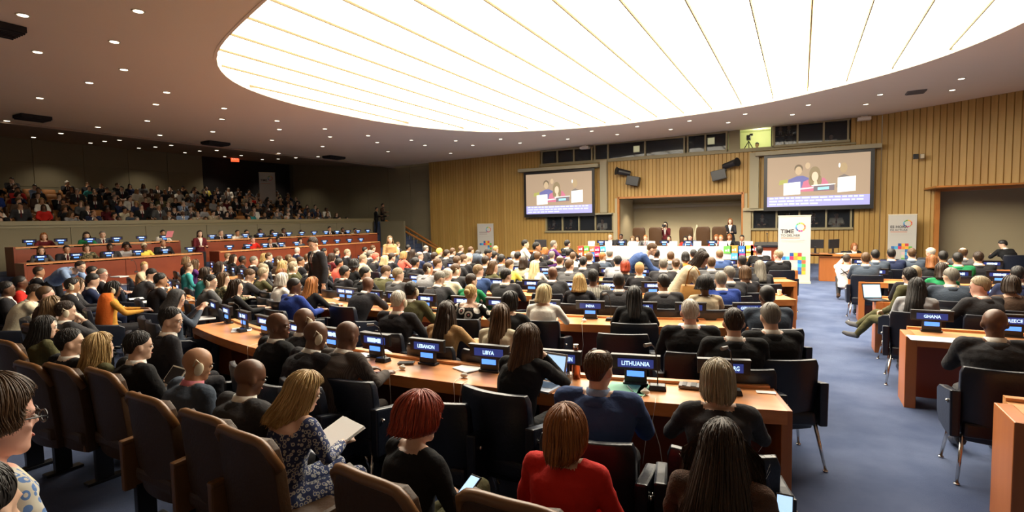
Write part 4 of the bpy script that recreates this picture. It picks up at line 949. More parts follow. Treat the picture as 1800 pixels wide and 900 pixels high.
# ================================================================== PEOPLE ON THE FLOOR
# x, y(head top px), sex, hair, hair colour, skin, top, pose, yaw, options
PP = [
(330,461,'f','short','b','L','teal','lap',0,''),(327,451,'f','bob','l','L','dark','lap',0,''),(342,456,'f','mid','b','L','purple','desk',20,''),(360,470,'f','bob','d','L','teal','desk',0,''),
(400,445,'f','short','l','L','grey','desk',0,''),(410,449,'f','long','d','L','black','desk',-30,''),(426,452,'f','wavy','k','D','dark','desk',0,''),(392,479,'f','mid','b','L','olive print','desk',-30,''),
(446,453,'m','short','g','L','dark','desk',-30,''),(462,461,'m','short','s','L','charcoal','desk',0,''),(464,445,'f','mid','y','L','beige','desk',0,''),(472,444,'m','short','b','L','charcoal','desk',-30,''),
(490,450,'f','mid','b','L','brown','desk',-30,'e'),(507,447,'f','short','b','L','dark','desk',0,'e'),(522,435,'m','short','w','P','navy','desk',30,''),(497,461,'f','curly','y','L','cream','desk',0,''),
(514,456,'m','short','l','L','olive','desk',-30,''),(528,455,'m','short','d','M','dark','desk',-30,''),(515,465,'m','wavy','s','L','olive','desk',0,'e'),(495,480,'f','bob','w','L','white','desk',0,''),
(437,473,'m','short','b','L','charcoal','lean',-30,''),(494,469,'f','mid','a','L','brown','desk',0,''),(516,489,'m','thin','k','D','royal','desk',-30,''),(414,495,'f','long','d','L','black','desk',-30,''),
(370,490,'m','short','k','L','grey','desk',-30,'e'),(308,508,'f','scarf','grey','L','slate','phone',-30,''),(548,492,'f','long','o','L','black','desk',0,'s'),(530,525,'m','bald','k','D','dark','desk',0,'e'),
(591,436,'f','wavy','b','L','dark','desk',0,''),(595,452,'f','short','k','M','coral','desk',0,''),(610,438,'m','short','s','L','dark','desk',-30,''),(622,456,'f','afro','k','D','black','desk',0,''),
(638,449,'m','short','s','L','beige','desk',-30,''),(641,435,'f','short','k','L','dark','desk',0,''),(660,445,'f','wrap','coral','L','charcoal','desk',0,''),(676,449,'f','mid','p','L','navy','desk',0,''),
(699,425,'f','short','l','L','charcoal','desk',0,''),(697,436,'m','short','w','P','slate','desk',-30,''),(709,440,'f','bob','y','L','coral','desk',0,''),(717,430,'m','short','k','M','dark','desk',0,''),
(737,442,'m','ring','g','P','navy','desk',-30,''),(748,431,'m','ring','g','P','charcoal','desk',0,''),(751,458,'m','thin','d','M','light grey','desk',-30,'e'),(763,443,'m','short','d','L','navy','desk',0,''),
(769,456,'m','short','b','L','brown','desk',-30,''),(641,471,'m','short','k','L','black','desk',-30,''),(645,486,'m','bald','k','D','dark','lean',0,''),(679,473,'m','short','b','L','olive','lean',-30,''),
(699,471,'m','short','s','L','grey','desk',-30,''),(722,495,'m','short','k','D','olive','desk',0,'e'),(699,511,'m','thin','w','P','dark','desk',0,'eH'),(772,478,'m','short','g','L','charcoal','lean',-30,''),
(786,470,'m','ring','w','P','cream','desk',0,''),(810,432,'f','short','l','L','dark','desk',0,''),(827,433,'m','short','b','L','black','desk',0,''),(871,432,'f','wavy','y','L','dark','desk',0,''),
(803,450,'m','short','b','L','charcoal','desk',0,''),(815,451,'m','short','b','L','dark','desk',-30,''),(824,446,'m','cap','cream','L','black','desk',0,''),(800,461,'m','short','b','L','charcoal','desk',-30,'e'),
(840,461,'m','short','l','L','blue','desk',-30,''),(867,464,'f','curly','b','L','olive','desk',-75,'F'),(889,472,'m','short','k','L','charcoal','desk',-30,''),(828,485,'f','short','d','L','green','desk',-30,''),
(827,500,'f','bun','y','L','bw floral','desk',0,'H'),(896,513,'f','bob','k','L','black','desk',-30,''),(881,445,'m','short','k','M','grey','desk',0,''),(895,456,'f','short','b','L','yellow','desk',-30,''),
(910,445,'m','short','k','M','grey','desk',0,''),(903,442,'f','short','w','L','charcoal','desk',0,''),(958,437,'f','bob','o','L','dark','desk',0,''),(945,444,'m','short','b','L','dark','desk',0,''),
(999,437,'m','short','k','M','dark','desk',0,''),(939,458,'f','vlong','p','L','white','desk',0,''),(984,448,'m','ring','b','L','dark','desk',0,''),(1001,456,'m','short','b','L','grey','desk',-30,''),
(971,468,'m','bald','b','D','charcoal','desk',0,''),(956,497,'f','bob','p','L','white','desk',-30,''),(1059,443,'f','short','o','L','slate','desk',-30,''),(1072,442,'m','ring','g','P','dark','desk',0,''),
(1086,449,'m','short','k','L','light grey','desk',0,''),(1099,458,'f','bob','r','L','black','desk',0,''),(1124,467,'f','wrap','tan','L','dark','desk',0,''),(1154,437,'m','thin','k','D','dark','desk',0,''),
(1166,454,'m','short','g','L','charcoal','desk',0,''),(1179,442,'m','short','b','L','grey','desk',0,''),(1188,457,'f','bun','b','L','cream','desk',0,''),(1205,444,'f','bob','k','L','orange','desk',0,''),
(1219,442,'m','short','k','M','dark','desk',0,''),(1234,440,'f','afro','k','D','white','desk',0,''),(1007,443,'f','short','b','L','white','desk',0,''),(1018,482,'f','curly','y','L','dark','desk',0,''),
(1043,489,'m','short','k','D','striped','rest',0,'H'),(1088,480,'m','thin','k','D','charcoal','desk',0,''),(1115,501,'f','long','k','D','black','desk',0,''),(1166,487,'m','short','k','M','charcoal','desk',30,''),
(1239,487,'f','afro','k','D','beige','desk',0,'H'),(1265,439,'m','short','l','P','blue','desk',0,''),(1282,465,'m','short','g','L','charcoal','desk',30,''),(1267,482,'m','short','g','L','royal','desk',0,''),
(1335,433,'m','short','k','D','black','desk',0,''),(1336,458,'f','long','g','L','charcoal','desk',0,''),(1349,502,'m','thin','k','D','slate','desk',0,''),
(1355,533,'m','short','g','L','black','desk',0,''),(1290,553,'m','short','d','L','black','desk',0,'H'),(1213,527,'m','short','w','P','black','desk',0,'H'),(880,550,'f','long','b','L','cream','desk',0,''),(785,543,'f','vlong','d','L','tan','desk',0,''),
(1522,444,'m','short','b','M','slate','desk',0,''),(1539,439,'m','short','k','M','slate','desk',0,''),(1567,439,'m','short','k','M','navy','desk',0,''),(1603,439,'m','short','b','L','slate','desk',0,''),
(1636,434,'m','ring','w','P','dark','desk',30,''),(1638,448,'f','mid','a','L','black','desk',0,''),(1684,444,'m','short','k','M','green','desk',0,''),(1693,435,'m','ring','b','L','grey','desk',0,''),
(1764,422,'m','short','k','L','black','lean',75,''),(1609,467,'m','thin','s','P','dark','desk',0,''),(1656,462,'f','mid','d','L','green','desk',0,''),
(1672,471,'m','short','g','L','slate','desk',30,'e'),(1724,486,'m','short','s','P','charcoal','desk',75,'F'),(1778,485,'f','bob','d','L','brown','desk',0,''),(1750,542,'m','bald','k','D','charcoal','desk',0,'H'),(1790,468,'m','short','k','L','navy','desk',0,''),
(67,468,'m','thin','d','M','dark','desk',0,''),(161,468,'m','short','k','L','dark','desk',0,''),(178,472,'m','thin','g','P','dark','desk',-30,'g'),(125,489,'m','short','k','M','dark','desk',0,'e'),
(135,491,'f','bob','b','L','charcoal','desk',0,''),(162,487,'m','short','k','L','navy','phone',0,''),(197,495,'f','bob','k','D','ochre','desk',0,'eo'),(252,457,'f','pony','y','L','beige','desk',-75,''),(264,472,'m','short','k','L','charcoal','lean',-30,''),
(34,485,'m','thin','k','D','red','rest',0,'g'),(78,503,'m','thin','b','P','brown','rest',0,''),(89,521,'f','mid','l','L','white','rest',0,''),(58,500,'m','short','d','M','cream','lean',0,''),(10,500,'m','short','k','D','dark','rest',0,''),
# filler delegates far back, between those told apart
(569,436,'m','short','k','M','dark','desk',0,''),(655,431,'m','short','b','L','dark','desk',0,''),(772,437,'f','wrap','yellow','L','dark','desk',0,''),(785,440,'m','short','d','L','charcoal','desk',0,''),(795,436,'m','short','b','L','dark','desk',0,''),(840,440,'m','short','k','M','black','desk',0,''),
(730,455,'m','short','k','M','dark','desk',0,''),(853,450,'m','short','d','L','dark','desk',0,''),(868,442,'m','short','k','L','dark','desk',0,''),(920,452,'f','mid','d','L','beige','desk',0,''),(970,441,'f','short','g','L','purple','desk',0,''),(1036,445,'m','short','b','L','dark','desk',0,''),
(1025,451,'m','short','k','L','charcoal','desk',0,''),(1305,448,'m','short','k','D','dark','desk',0,''),(1250,452,'m','short','b','L','grey','desk',0,''),(1310,470,'f','bob','b','L','dark','desk',0,''),(1658,442,'m','short','k','M','dark','desk',0,''),(1720,446,'m','short','d','L','dark','desk',0,''),
(280,478,'m','short','k','M','dark','desk',0,''),(385,460,'f','mid','d','L','dark','desk',0,''),(545,462,'m','short','d','L','dark','desk',0,''),(570,470,'f','mid','b','L','dark','desk',0,''),(560,452,'m','short','g','L','dark','desk',0,''),(605,470,'m','short','k','M','dark','desk',0,''),
(462,476,'f','short','s','L','olive','desk',0,''),(540,445,'m','short','b','L','dark','desk',0,''),(583,447,'f','bob','d','L','maroon','desk',0,''),(725,440,'f','long','d','L','dark','desk',0,''),(688,445,'m','short','d','L','dark','desk',0,''),(650,440,'m','short','g','L','charcoal','desk',0,''),
]
placed = []
def nearest_row(X, Y):
    if X > .5: k = min(range(5), key=lambda n: abs(Y+.35-RY[n])); return k, 0, 'right'
    k = min(range(5), key=lambda n: abs(Y+.42-yrow(n, X))); return k, rang(k, X), ('left' if X < -9.0-.25*k*0 else 'centre')
random.seed(21)
info = []
for (x, y, sex, hair, hc, sk, top, pose, yaw, opt) in PP:
    v = at(x, y, 1.285); n, rz, blk = nearest_row(v.x, v.y); info.append([v, n, rz, blk])
order = {}
for i, (v, n, rz, blk) in enumerate(info): order.setdefault((n, blk), []).append((abs(v.x-.5), i))
rank = {}
for k, l in order.items():
    for r, (_, i) in enumerate(sorted(l)): rank[i] = r
for i, (x, y, sex, hair, hc, sk, top, pose, yaw, opt) in enumerate(PP):
    v, n, rz, blk = info[i]; d = v.xy.length
    hero = 'H' in opt
    res = .011 if hero else (.0155 if d < 7.5 else .023)
    legs = 'trousers'; yw = yaw
    rz2 = rz
    if abs(yaw) > 60: rz2 = rz+D2R(yaw*.45); yw = 40 if yaw > 0 else -40     # turned in the chair too
    me, j = body_for(sex, pose, yw, res, legs)
    if hero:
        random.seed(i); me = make_body(j, res, 'long', 'trousers', vneck=(sex == 'm'), tie=(sex == 'm'), fold=.0045, neckline=.04 if top == 'bw floral' else 0)
    htop = j['hc'].z+.125; p = at(x, y, htop)
    R = Matrix.Rotation(rz2, 3, 'Z'); off = R @ Vector((j['hc'].x, j['hc'].y-.01, 0)); loc = Vector((p.x-off.x, p.y-off.y, 0))
    vd = Vector((loc.x, loc.y, 0)).normalized()
    if blk != 'right':          # nobody sits inside a desk
        cen = -8.9 < loc.x < .5
        for m_ in (n, max(0, n-1), min(4, n+1)):
            g_ = loc.y-yrow(m_, loc.x)
            if -.26 < g_ < .76: loc += vd*((-.27-g_) if g_ < .22 else (.78-g_))/max(.6, vd.y); break
    for _ in range(9):
        if min([math.hypot(loc.x-a, loc.y-b_) for a, b_ in placed]+[9]) > .44: break
        loc += vd*.09
    lab = describe(sex, hair, hc, top)+', %s from aisle, %s %s desk' % (nth(rank[i]), rown[n], blk)
    o = tag(link('person', me, None, loc, (0, 0, rz2)), lab, 'person', 'delegates seated at the curved desks')
    facing = sex and ('F' in opt or (x < 700 and d > 4) or abs(yaw) > 20)
    dress(o, j, sk, top, hair, hc, ear='e' in opt, face=bool(facing) and d < 11, glasses='g' in opt, seed=i % 4, hero=(260 if hero else 0), shirt='white', tie='maroon' if i % 3 else 'blue')
    if hc in CL and hair in ('scarf', 'wrap', 'cap'):
        for c in o.children:
            if c.name.split('.')[0] in ('headscarf', 'headwrap', 'cap'): setm(c, 0, cloth(hc))
    cy = Vector((0, -.02, 0)); cp = loc+R @ cy
    chair(cp.x, cp.y, rz, 'black leather armchair, %s occupied one from aisle, %s %s desk' % (nth(rank[i]), rown[n], blk), 'black armchairs at the desks', 0, far=d > 6.5)
    placed.append((loc.x, loc.y))
# shawl on the woman in ochre
# filling the empty seats with chairs nobody sits in
EMP = [(745, 712, 'between the red-haired woman and the pinstriped man'), (860, 708, 'behind the long-haired woman at the laptop'), (1094, 590, 'at the second desk behind the INDIA display, right of two'), (990, 566, 'at the second desk near the white laptop, left of two'), (590, 672, 'right behind the pinstriped man'), (480, 652, 'between the two bald men of the near rows'),
       (213, 588, 'near the blonde woman at the left'), (235, 560, 'behind the woman in ochre'), (610, 545, 'behind the man in a dark suit leaning forward'), (470, 530, 'beside the ginger woman'), (925, 492, 'behind the white-blonde woman'), (1120, 560, 'in front of the empty pair'), (1330, 505, 'beside the grey-haired man near the aisle'), (560, 500, 'by the ginger-haired woman'), (160, 545, 'under the left desk end'), (400, 520, 'at the left end of the second desk'), (1480, 700, '')]
for (x, y, w_) in EMP:
    if not w_: continue
    v = at(x, y, .88); n, rz, blk = nearest_row(v.x, v.y+.1); R = Matrix.Rotation(rz, 3, 'Z'); l = v-R @ Vector((0, -.3, 0))
    if min([math.hypot(l.x-a, l.y-b_) for a, b_ in placed]+[9]) < .42: continue
    chair(l.x, l.y, rz, 'empty black armchair '+w_, 'empty black armchairs', 0, far=False); placed.append((l.x, l.y))
# ================================================================== HEROES
def hero(x, y, label, sex, skin, top, hair, hc, j, vox=.0105, D=None, scale=1, z0=0, rz=0, sleeve='long', legs='trousers', vneck=False, tie=False, neckline=0, fold=.007, locks=260, seat='theatre', loc=None, group=None, **k):
    htop = z0+j['hc'].z+(.125 if hair in ('bald', None) else .135)
    p = at(x, y, htop) if loc is None else None
    R = Matrix.Rotation(rz, 3, 'Z'); off = R @ Vector((j['hc'].x, j['hc'].y-.01, 0))
    if D: p = dep(x, y, D)
    l = Vector((p.x-off.x, p.y-off.y, z0)) if loc is None else Vector(loc)
    random.seed(int(x)); me = make_body(j, vox, sleeve, legs, vneck=vneck, tie=tie, neckline=neckline, fold=fold)
    o = tag(link('person', me, None, l, (0, 0, rz)), label, 'person', group)
    o.scale = (scale,)*3
    dress(o, j, skin, top, hair, hc, seed=int(x) % 7, hero=locks, **k)
    if seat == 'chair': c = R @ Vector((0, -.02, 0)); chair(l.x+c.x, l.y+c.y, rz, 'black armchair of the '+' '.join(label.split()[:11]), 'black armchairs at the desks', z0); placed.append((l.x, l.y))
    return o, l, j
def world(o, p): return Matrix.Translation(o.location) @ Matrix.Rotation(o.rotation_euler[2], 4, 'Z') @ Vector(p)
H = {}
H['red'] = hero(993, 713, 'woman with a glossy auburn bob in a bright red jacket, front seat row', 'f', 'L', 'red', 'bigbob', 'a', J_seat('f', .05, (0, 0), 'lap', low=.09), tie=False, bottom='black', locks=520)
H['cape'] = hero(1268, 738, 'woman with very long dark brown hair and fuzzy brown cape at the bottom edge', 'f', 'L', 'brown cape', 'cascade', 'd', J_seat('f', .10, (0, -.2), 'paper', low=.09), bottom='dark', locks=520)
H['redhair'] = hero(733, 695, 'woman with a puffy dyed red bob, black top and olive trousers, legs crossed', 'f', 'L', 'black', 'puff', 'r', J_seat('f', .10, (-.35, -.15), 'lap', 'cross', low=.09), rz=-.25, bottom='olive', locks=520)
H['floral'] = hero(530, 653, 'woman with wavy blonde hair and blue and white floral dress holding papers', 'f', 'L', 'blue floral', 'waves', 'y', J_seat('f', .22, (-.35, -.35), 'paper', low=.09), rz=-.20, neckline=.10, legs='dress', locks=520, bottom='blue floral', face=True)
H['b1'] = hero(435, 631, 'man with a shaved dark head in a black suit, front seat row', 'm', 'D', 'charcoal', 'bald', 'k', J_seat('m', .16, (-.25, -.35), 'lap', low=.09), vox=.0115, rz=-.1, vneck=True, tie=True, face=True)
H['b2'] = hero(343, 611, 'man with a shaved head and beige earpiece in a navy suit', 'm', 'M', 'slate', 'bald', 'k', J_seat('m', .20, (-.25, -.3), 'lap', low=.09), vox=.0115, rz=-.1, vneck=True, tie=True, ear=True, face=True, shirt='pink')
H['tab'] = hero(240, 581, 'man with thick black hair in a black suit holding a tablet', 'm', 'L', 'black', 'short', 'k', J_seat('m', .10, (-.25, -.12), 'paper', low=.09), vox=.0115, rz=-.1, vneck=True, tie=True, face=True)
H['bl2'] = hero(172, 585, 'woman with long wavy strawberry blonde hair and olive top, front seat row', 'f', 'L', 'olive', 'waves', 'y', J_seat('f', .05, (-.1, 0), 'lap', low=.09), vox=.0115, locks=500)
H['m3'] = hero(120, 576, 'man with slick black hair in a black suit looking right, front seat row', 'm', 'L', 'black', 'short', 'k', J_seat('m', .05, (-.5, 0), 'lap', low=.09), vox=.0115, vneck=True, tie=True, face=True)
H['w4'] = hero(75, 554, 'woman with long dark hair and grey-olive top at the far left seats', 'f', 'L', 'olive', 'long', 'k', J_seat('f', .08, (-.3, -.1), 'lap', low=.09), vox=.013, locks=300, face=True)
H['m5'] = hero(113, 528, 'man with brown hair, beige earpiece and pink tie, hand at his chin', 'm', 'L', 'charcoal', 'short', 'd', J_seat('m', .10, (-.3, -.1), 'chin', low=.09), vox=.013, vneck=True, tie=True, ear=True, face=True, tie_='x') if False else hero(113, 528, 'man with brown hair, beige earpiece and pink tie, hand at his chin', 'm', 'L', 'charcoal', 'short', 'd', J_seat('m', .10, (-.3, -.1), 'chin', low=.09), vox=.013, vneck=True, tie=True, ear=True, face=True)
# brown theatre seats of the front row (under the people and the free ones between)
tx = [v[1].x for v in H.values()]
SEATS = [(-6.55, 2.45), (-5.95, 2.28), (-5.35, 2.13), (-4.85, 2.06)]
k = 0
def theatre(x, y, rz, lab, z=0):
    global k
    o = theatre0 if k == 0 else dup(theatre0, (0, 0, 0), 0); k += 1
    o.location = (x, y, z); o.rotation_euler = (0, 0, rz); tag(o, lab, 'seat', 'brown theatre seats'); return o
who = {'red': 'the woman in the red jacket', 'cape': 'the woman in the brown cape', 'redhair': 'the red-haired woman', 'floral': 'the blonde woman in the floral dress', 'b1': 'the shaved man in the black suit', 'b2': 'the man with the earpiece and navy suit', 'tab': 'the man holding a tablet', 'bl2': 'the strawberry blonde woman', 'm3': 'the man with slick black hair', 'w4': 'the dark-haired woman at the left', 'm5': 'the man with the pink tie'}
for key, (o, l, j) in H.items():
    rz = o.rotation_euler[2]*.5; theatre(l.x+(.11 if key in ('b1', 'b2', 'floral', 'redhair', 'tab') else -.02), l.y-{'red': .26, 'cape': .26, 'redhair': .14, 'floral': .07}.get(key, .02), rz, 'brown theatre seat under '+who[key]); placed.append((l.x, l.y))
for i, (x, y) in enumerate(((-7.1, 2.9), (-7.75, 3.15), (-8.4, 3.45), (-9.1, 3.8))):
    if min(math.hypot(x-a, y-b_) for a, b_ in placed) > .45: theatre(x, y, -.15, 'empty brown theatre seat, %s from the camera side in the front row' % nth(i))
# paper, phone, tablet, in the front row
def sheet(loc, rot, w_, h_, lab, th=.003, n=1, m=None, fan=.0, cat='papers', group=None):
    b = MB()
    for q in range(n): b.box((random.uniform(-.006, .006)+fan*q, random.uniform(-.006, .006), q*(th+.0006)), (w_, h_, th), rz=random.uniform(-.05, .05)*(n > 1))
    return tag(link('papers', b.mesh('papers', m or M_paper), None, loc, rot), lab, cat, group)
o, l, j = H['floral']; c = world(o, (.0, .36, .70)); sheet(c, (.35, .05, o.rotation_euler[2]), .24, .31, 'white papers on the lap of the woman in the floral dress', n=4)
o, l, j = H['tab']; c = world(o, (0, .34, .76)); b = MB(); b.box((0, 0, 0), (.25, .175, .008)); b.box((0, 0, .005), (.225, .155, .002), 1)
tag(link('tablet', b.mesh('tablet', [M_white, M_dark], bevel=.002), None, c, (.9, 0, o.rotation_euler[2])), 'white-edged tablet held by the man with thick black hair', 'tablet')
def phone(c, rot, lab, lit=False):
    b = MB(); b.box((0, 0, 0), (.072, .148, .009)); b.box((0, 0, .005), (.064, .13, .002), 1)
    return tag(link('mobile_phone', b.mesh('mobile_phone', [M_black, M_lap if lit else M_dark], bevel=.002), None, c, rot), lab, 'phone')
o, l, j = H['cape']; phone(world(o, (.24, .30, .73)), (.6, 0, 0), 'lit mobile phone held by the woman in the brown cape', True)
o, l, j = H['redhair']; phone(world(o, (.10, .32, .64)), (.5, 0, -.2), 'small phone in the hand of the red-haired woman', True)
# ---- near desk delegates
G = 'delegates seated at the curved desks'
hero(1262, 631, 'woman with ash blonde bob in dark grey jacket, right end of the nearest desk', 'f', 'L', 'charcoal', 'bob', 's', J_seat('f', .12, (0, -.15), 'desk'), seat='chair', rz=.2, locks=450, group=G)
hero(1052, 611, 'man with short brown hair in a blue suit before the LITHUANIA display', 'm', 'L', 'blue', 'crown', 'b', J_seat('m', .12, (-.35, -.08), 'desk'), seat='chair', rz=.1, vneck=True, tie=True, shirt='light blue', group=G, locks=350)
hero(926, 568, 'woman with long brown hair in a black jacket leaning on the desk at a laptop', 'f', 'L', 'black', 'vlong', 'b', J_seat('f', .30, (-.15, -.1), ('desk', 'chin')), z0=.07, seat='chair', rz=-.1, locks=450, group=G)
hero(608, 564, 'man with a shaved dark head in a grey-brown pinstriped jacket from behind', 'm', 'D', 'pinstriped', 'bald', 'k', J_seat('m', .30, (-.1, -.25), 'desk'), seat='chair', rz=-.15, vneck=True, tie=True, group=G)
hero(552, 564, 'man with a shaved brown head, earpiece and dark suit at the nearest desk', 'm', 'D', 'dark', 'bald', 'k', J_seat('m', .30, (-.2, -.3), 'desk'), vox=.0115, seat='chair', rz=-.2, vneck=True, tie=True, ear=True, group=G)
hero(486, 549, 'man with a shaved dark head in black suit, in profile at the nearest desk', 'm', 'D', 'black', 'bald', 'k', J_seat('m', .12, (-.75, -.05), 'desk'), vox=.0115, seat='chair', rz=-.25, vneck=True, tie=True, face=True, group=G)
hero(297, 539, 'man with combed black hair in black suit at the nearest desk, left end', 'm', 'L', 'dark', 'short', 'k', J_seat('m', .10, (-.55, -.15), 'lap'), vox=.0115, seat='chair', rz=-.35, vneck=True, tie=True, face=True, group=G)
# ---- two people of the row behind, cut by the left edge
p = dep(22, 655, 1.50); jj = J_seat('f', .05, (-.05, -.12), 'lap')
hero(22, 655, 'woman with short brown hair, dark glasses and printed scarf at the left picture edge', 'f', 'P', 'scarf print', 'fluffy', 'b', jj, loc=(p.x-.02, p.y-.10, p.z-jj['hc'].z-.13), rz=.0, glasses=True, face=True, locks=820, vneck=True, shirt='cream', vox=.0085)
p2 = dep(-120, 830, 1.15); jj = J_seat('f', .05, (.5, -.1), 'lap')
hero(0, 800, 'dark-haired head cut off by the bottom left picture corner', 'f', 'L', 'dark', 'short', 'k', jj, loc=(p2.x, p2.y, p2.z-jj['hc'].z-.13), locks=500)
for i, (pp, h_) in enumerate(((p, -.13), (p2, -.13))): theatre(pp.x, pp.y-.15, 0, ('brown theatre seat under the woman with glasses', 'brown theatre seat at the bottom left corner')[i], pp.z-1.165-.13)
mb = MB(); mb.box((-4.5, .10, .11), (8.2, 1.5, .22)); struct('floor_riser', mb.mesh('riser', M_carpet))
# ---- standing, bending and crouching figures
hero(551, 415, 'man standing in a dark suit with white shirt and pink tie, looking down', 'm', 'L', 'dark', 'short', 'd', J_stand('m', .10, (.45, -.35), 'side'), vox=.013, seat=None, rz=D2R(-195), vneck=True, tie=True, face=True, D=9.9, scale=1.04)
H_b, lb, jb = hero(1145, 419, 'man in a blue suit bending over a desk below the podium', 'm', 'L', 'blue', 'short', 'b', J_stand('m', .80, (0, -.45), 'reach'), vox=.013, seat=None, rz=D2R(-72), vneck=True, tie=True, face=True, D=10.6)
H_w, lw_, jw = hero(1232, 452, 'woman in a beige jacket bending forward with a large tan shoulder bag', 'f', 'M', 'beige', 'mid', 'd', J_stand('f', .62, (-.25, -.45), 'down'), vox=.0125, seat=None, rz=D2R(-70), bottom='beige', locks=200, D=7.9)
b = MB(); rr = []
for z, a, d in ((-.20, .19, .05), (-.17, .215, .07), (0, .20, .06), (.13, .175, .035), (.15, .165, .02)):
    rr.append([Vector((a*max(-1, min(1, 1.25*math.cos(q))), d*math.sin(q), z)) for q in [2*math.pi*i/20 for i in range(20)]])
b.loft(rr); T = thing('shoulder_bag', 'large tan leather tote bag hanging from the bending woman in beige', 'bag', world(H_w, (.26, .16, .92)), H_w.rotation_euler[2]+1.2)
link('bag_body', b.mesh('bag_body', mat('tan_leather', (.42, .20, .045), .45, bump=(30, .2)), smooth=True), T)
for s in (-1, 1):
    b = MB(); b.tube([(-.11, s*.03, .13), (-.07, s*.02, .34), (0, 0, .42), (.07, s*.02, .34), (.11, s*.03, .13)], .008, n=6); link('handle', b.mesh('handle', mat('tan_leather', (.42, .20, .045), .45), smooth=True), T)
hero(140, 458, 'person in a light blue shirt and dark trousers bending over the left desk row', 'm', 'L', 'light blue', 'short', 'd', J_stand('m', 1.1, (0, -.2), 'reach'), vox=.012, seat=None, rz=D2R(-62), bottom='dark')
hero(857, 437, 'person in a dark blue suit bending over before the left banner', 'm', 'M', 'slate', 'short', 'k', J_stand('m', 1.15, (0, -.3), 'reach'), vox=.016, seat=None, rz=D2R(-60))
hero(685, 414, 'standing woman with long brown hair and tan top by the side stairs', 'f', 'L', 'tan', 'vlong', 'l', J_stand('f', 0, (.2, 0), 'front'), vox=.016, seat=None, rz=D2R(-130), face=True, locks=80, bottom='dark')
hero(923, 421, 'man in a white shirt with dark hair near the left wall, seated', 'm', 'L', 'white', 'short', 'k', J_seat('m', .05, (0, 0), 'desk'), z0=.22, vox=.015, seat='chair', rz=D2R(-60))
hero(943, 425, 'person with black hair in a dark suit beside the man in the white shirt', 'm', 'M', 'black', 'short', 'k', J_seat('m', .05, (0, 0), 'desk'), z0=.22, vox=.015, seat='chair', rz=D2R(-60))
hero(973, 422, 'person with grey hair and purple scarf by the left wall', 'f', 'L', 'purple', 'short', 'g', J_seat('f', .05, (0, 0), 'desk'), z0=.22, vox=.015, seat='chair', rz=D2R(-50))
hero(997, 421, 'dark-haired person in black by the left end of the podium', 'f', 'L', 'black', 'short', 'k', J_seat('f', .05, (0, 0), 'desk'), z0=.22, vox=.015, seat='chair', rz=D2R(-20))
# photographer crouching in the aisle
ft = at(1487, 529, 0); rz = math.atan2(-ft.x+.0, ft.y); jc = J_crouch()
Hc, lc, jc = hero(1487, 446, 'photographer crouching in the aisle in a white shirt and grey trousers', 'm', 'L', 'white', 'short', 'd', jc, vox=.0125, seat=None, loc=(ft.x, ft.y+.05, 0), rz=rz, bottom='charcoal', shoe='brown')
b = MB(); b.box((0, 0, 0), (.14, .07, .10)); b.tube([(0, .03, 0), (0, .20, 0)], [.038, .045], 1, 14); b.box((0, 0, .06), (.06, .05, .035)); b.box((0, 0, .10), (.07, .06, .06), 1)
tag(link('photo_camera', b.mesh('photo_camera', [M_black, M_cream], bevel=.005), None, world(Hc, (-.04, .24, .99)), (0, 0, rz)), 'camera with pale lens raised by the crouching photographer', 'camera')
b = MB(); b.tube([world(Hc, (-.15, .02, .80)), world(Hc, (-.05, -.155, .70)), world(Hc, (.16, -.12, .50))], .014, n=6); b.tube([world(Hc, (.15, .0, .80)), world(Hc, (.04, -.15, .72)), world(Hc, (-.12, -.13, .64))], .014, n=6)
tag(link('camera_strap', b.mesh('camera_strap', M_black)), 'dark straps crossing the back of the crouching photographer', 'strap')
# man turned in the aisle-side chair and man stretching his legs into the aisle
hero(1368, 439, 'man with grey-brown hair in a black suit turned toward the left, near the white banner', 'm', 'P', 'black', 'wavy', 's', J_seat('m', .02, (.6, -.1), 'lap'), vox=.013, seat='chair', rz=D2R(20), vneck=True, tie=True, face=True, locks=120)
hero(1600, 469, 'man in an olive suit stretching his legs out into the aisle', 'm', 'L', 'olive', 'short', 'k', J_seat('m', -.05, (-.6, 0), 'lap', 'aisle'), vox=.013, seat='chair', rz=D2R(52), vneck=True, tie=True, bottom='olive', shoe='grey')
hero(1612, 487, 'woman with long black braids in light grey jacket, third desk right of aisle', 'f', 'D', 'light grey', 'vlong', 'k', J_seat('f', .05, (-.2, -.2), 'paper'), vox=.0125, seat='chair', rz=-.1, bottom='dark', locks=350)
# orange shawl of the woman in ochre (row end at the left)
for o in C.objects:
    if o.name.startswith('person') and 'ochre' in o.get('label', ''):
        b = MB(); rr = []
        for z, a, d in ((1.10, .10, .09), (1.06, .16, .12), (1.0, .205, .14), (.85, .20, .15), (.70, .19, .155), (.60, .18, .15)):
            rr.append([Vector((a*math.cos(q), d*math.sin(q)+(z-.6)*.12, z)) for q in [math.pi*(.75+1.35*i/14) for i in range(15)]])
        inner = [[p*.97+Vector((0, 0, .03)) for p in r][::-1] for r in rr]
        b.loft([r+s for r, s in zip(rr, inner)]); link('shawl', b.mesh('shawl', cloth('orange'), smooth=True), o)
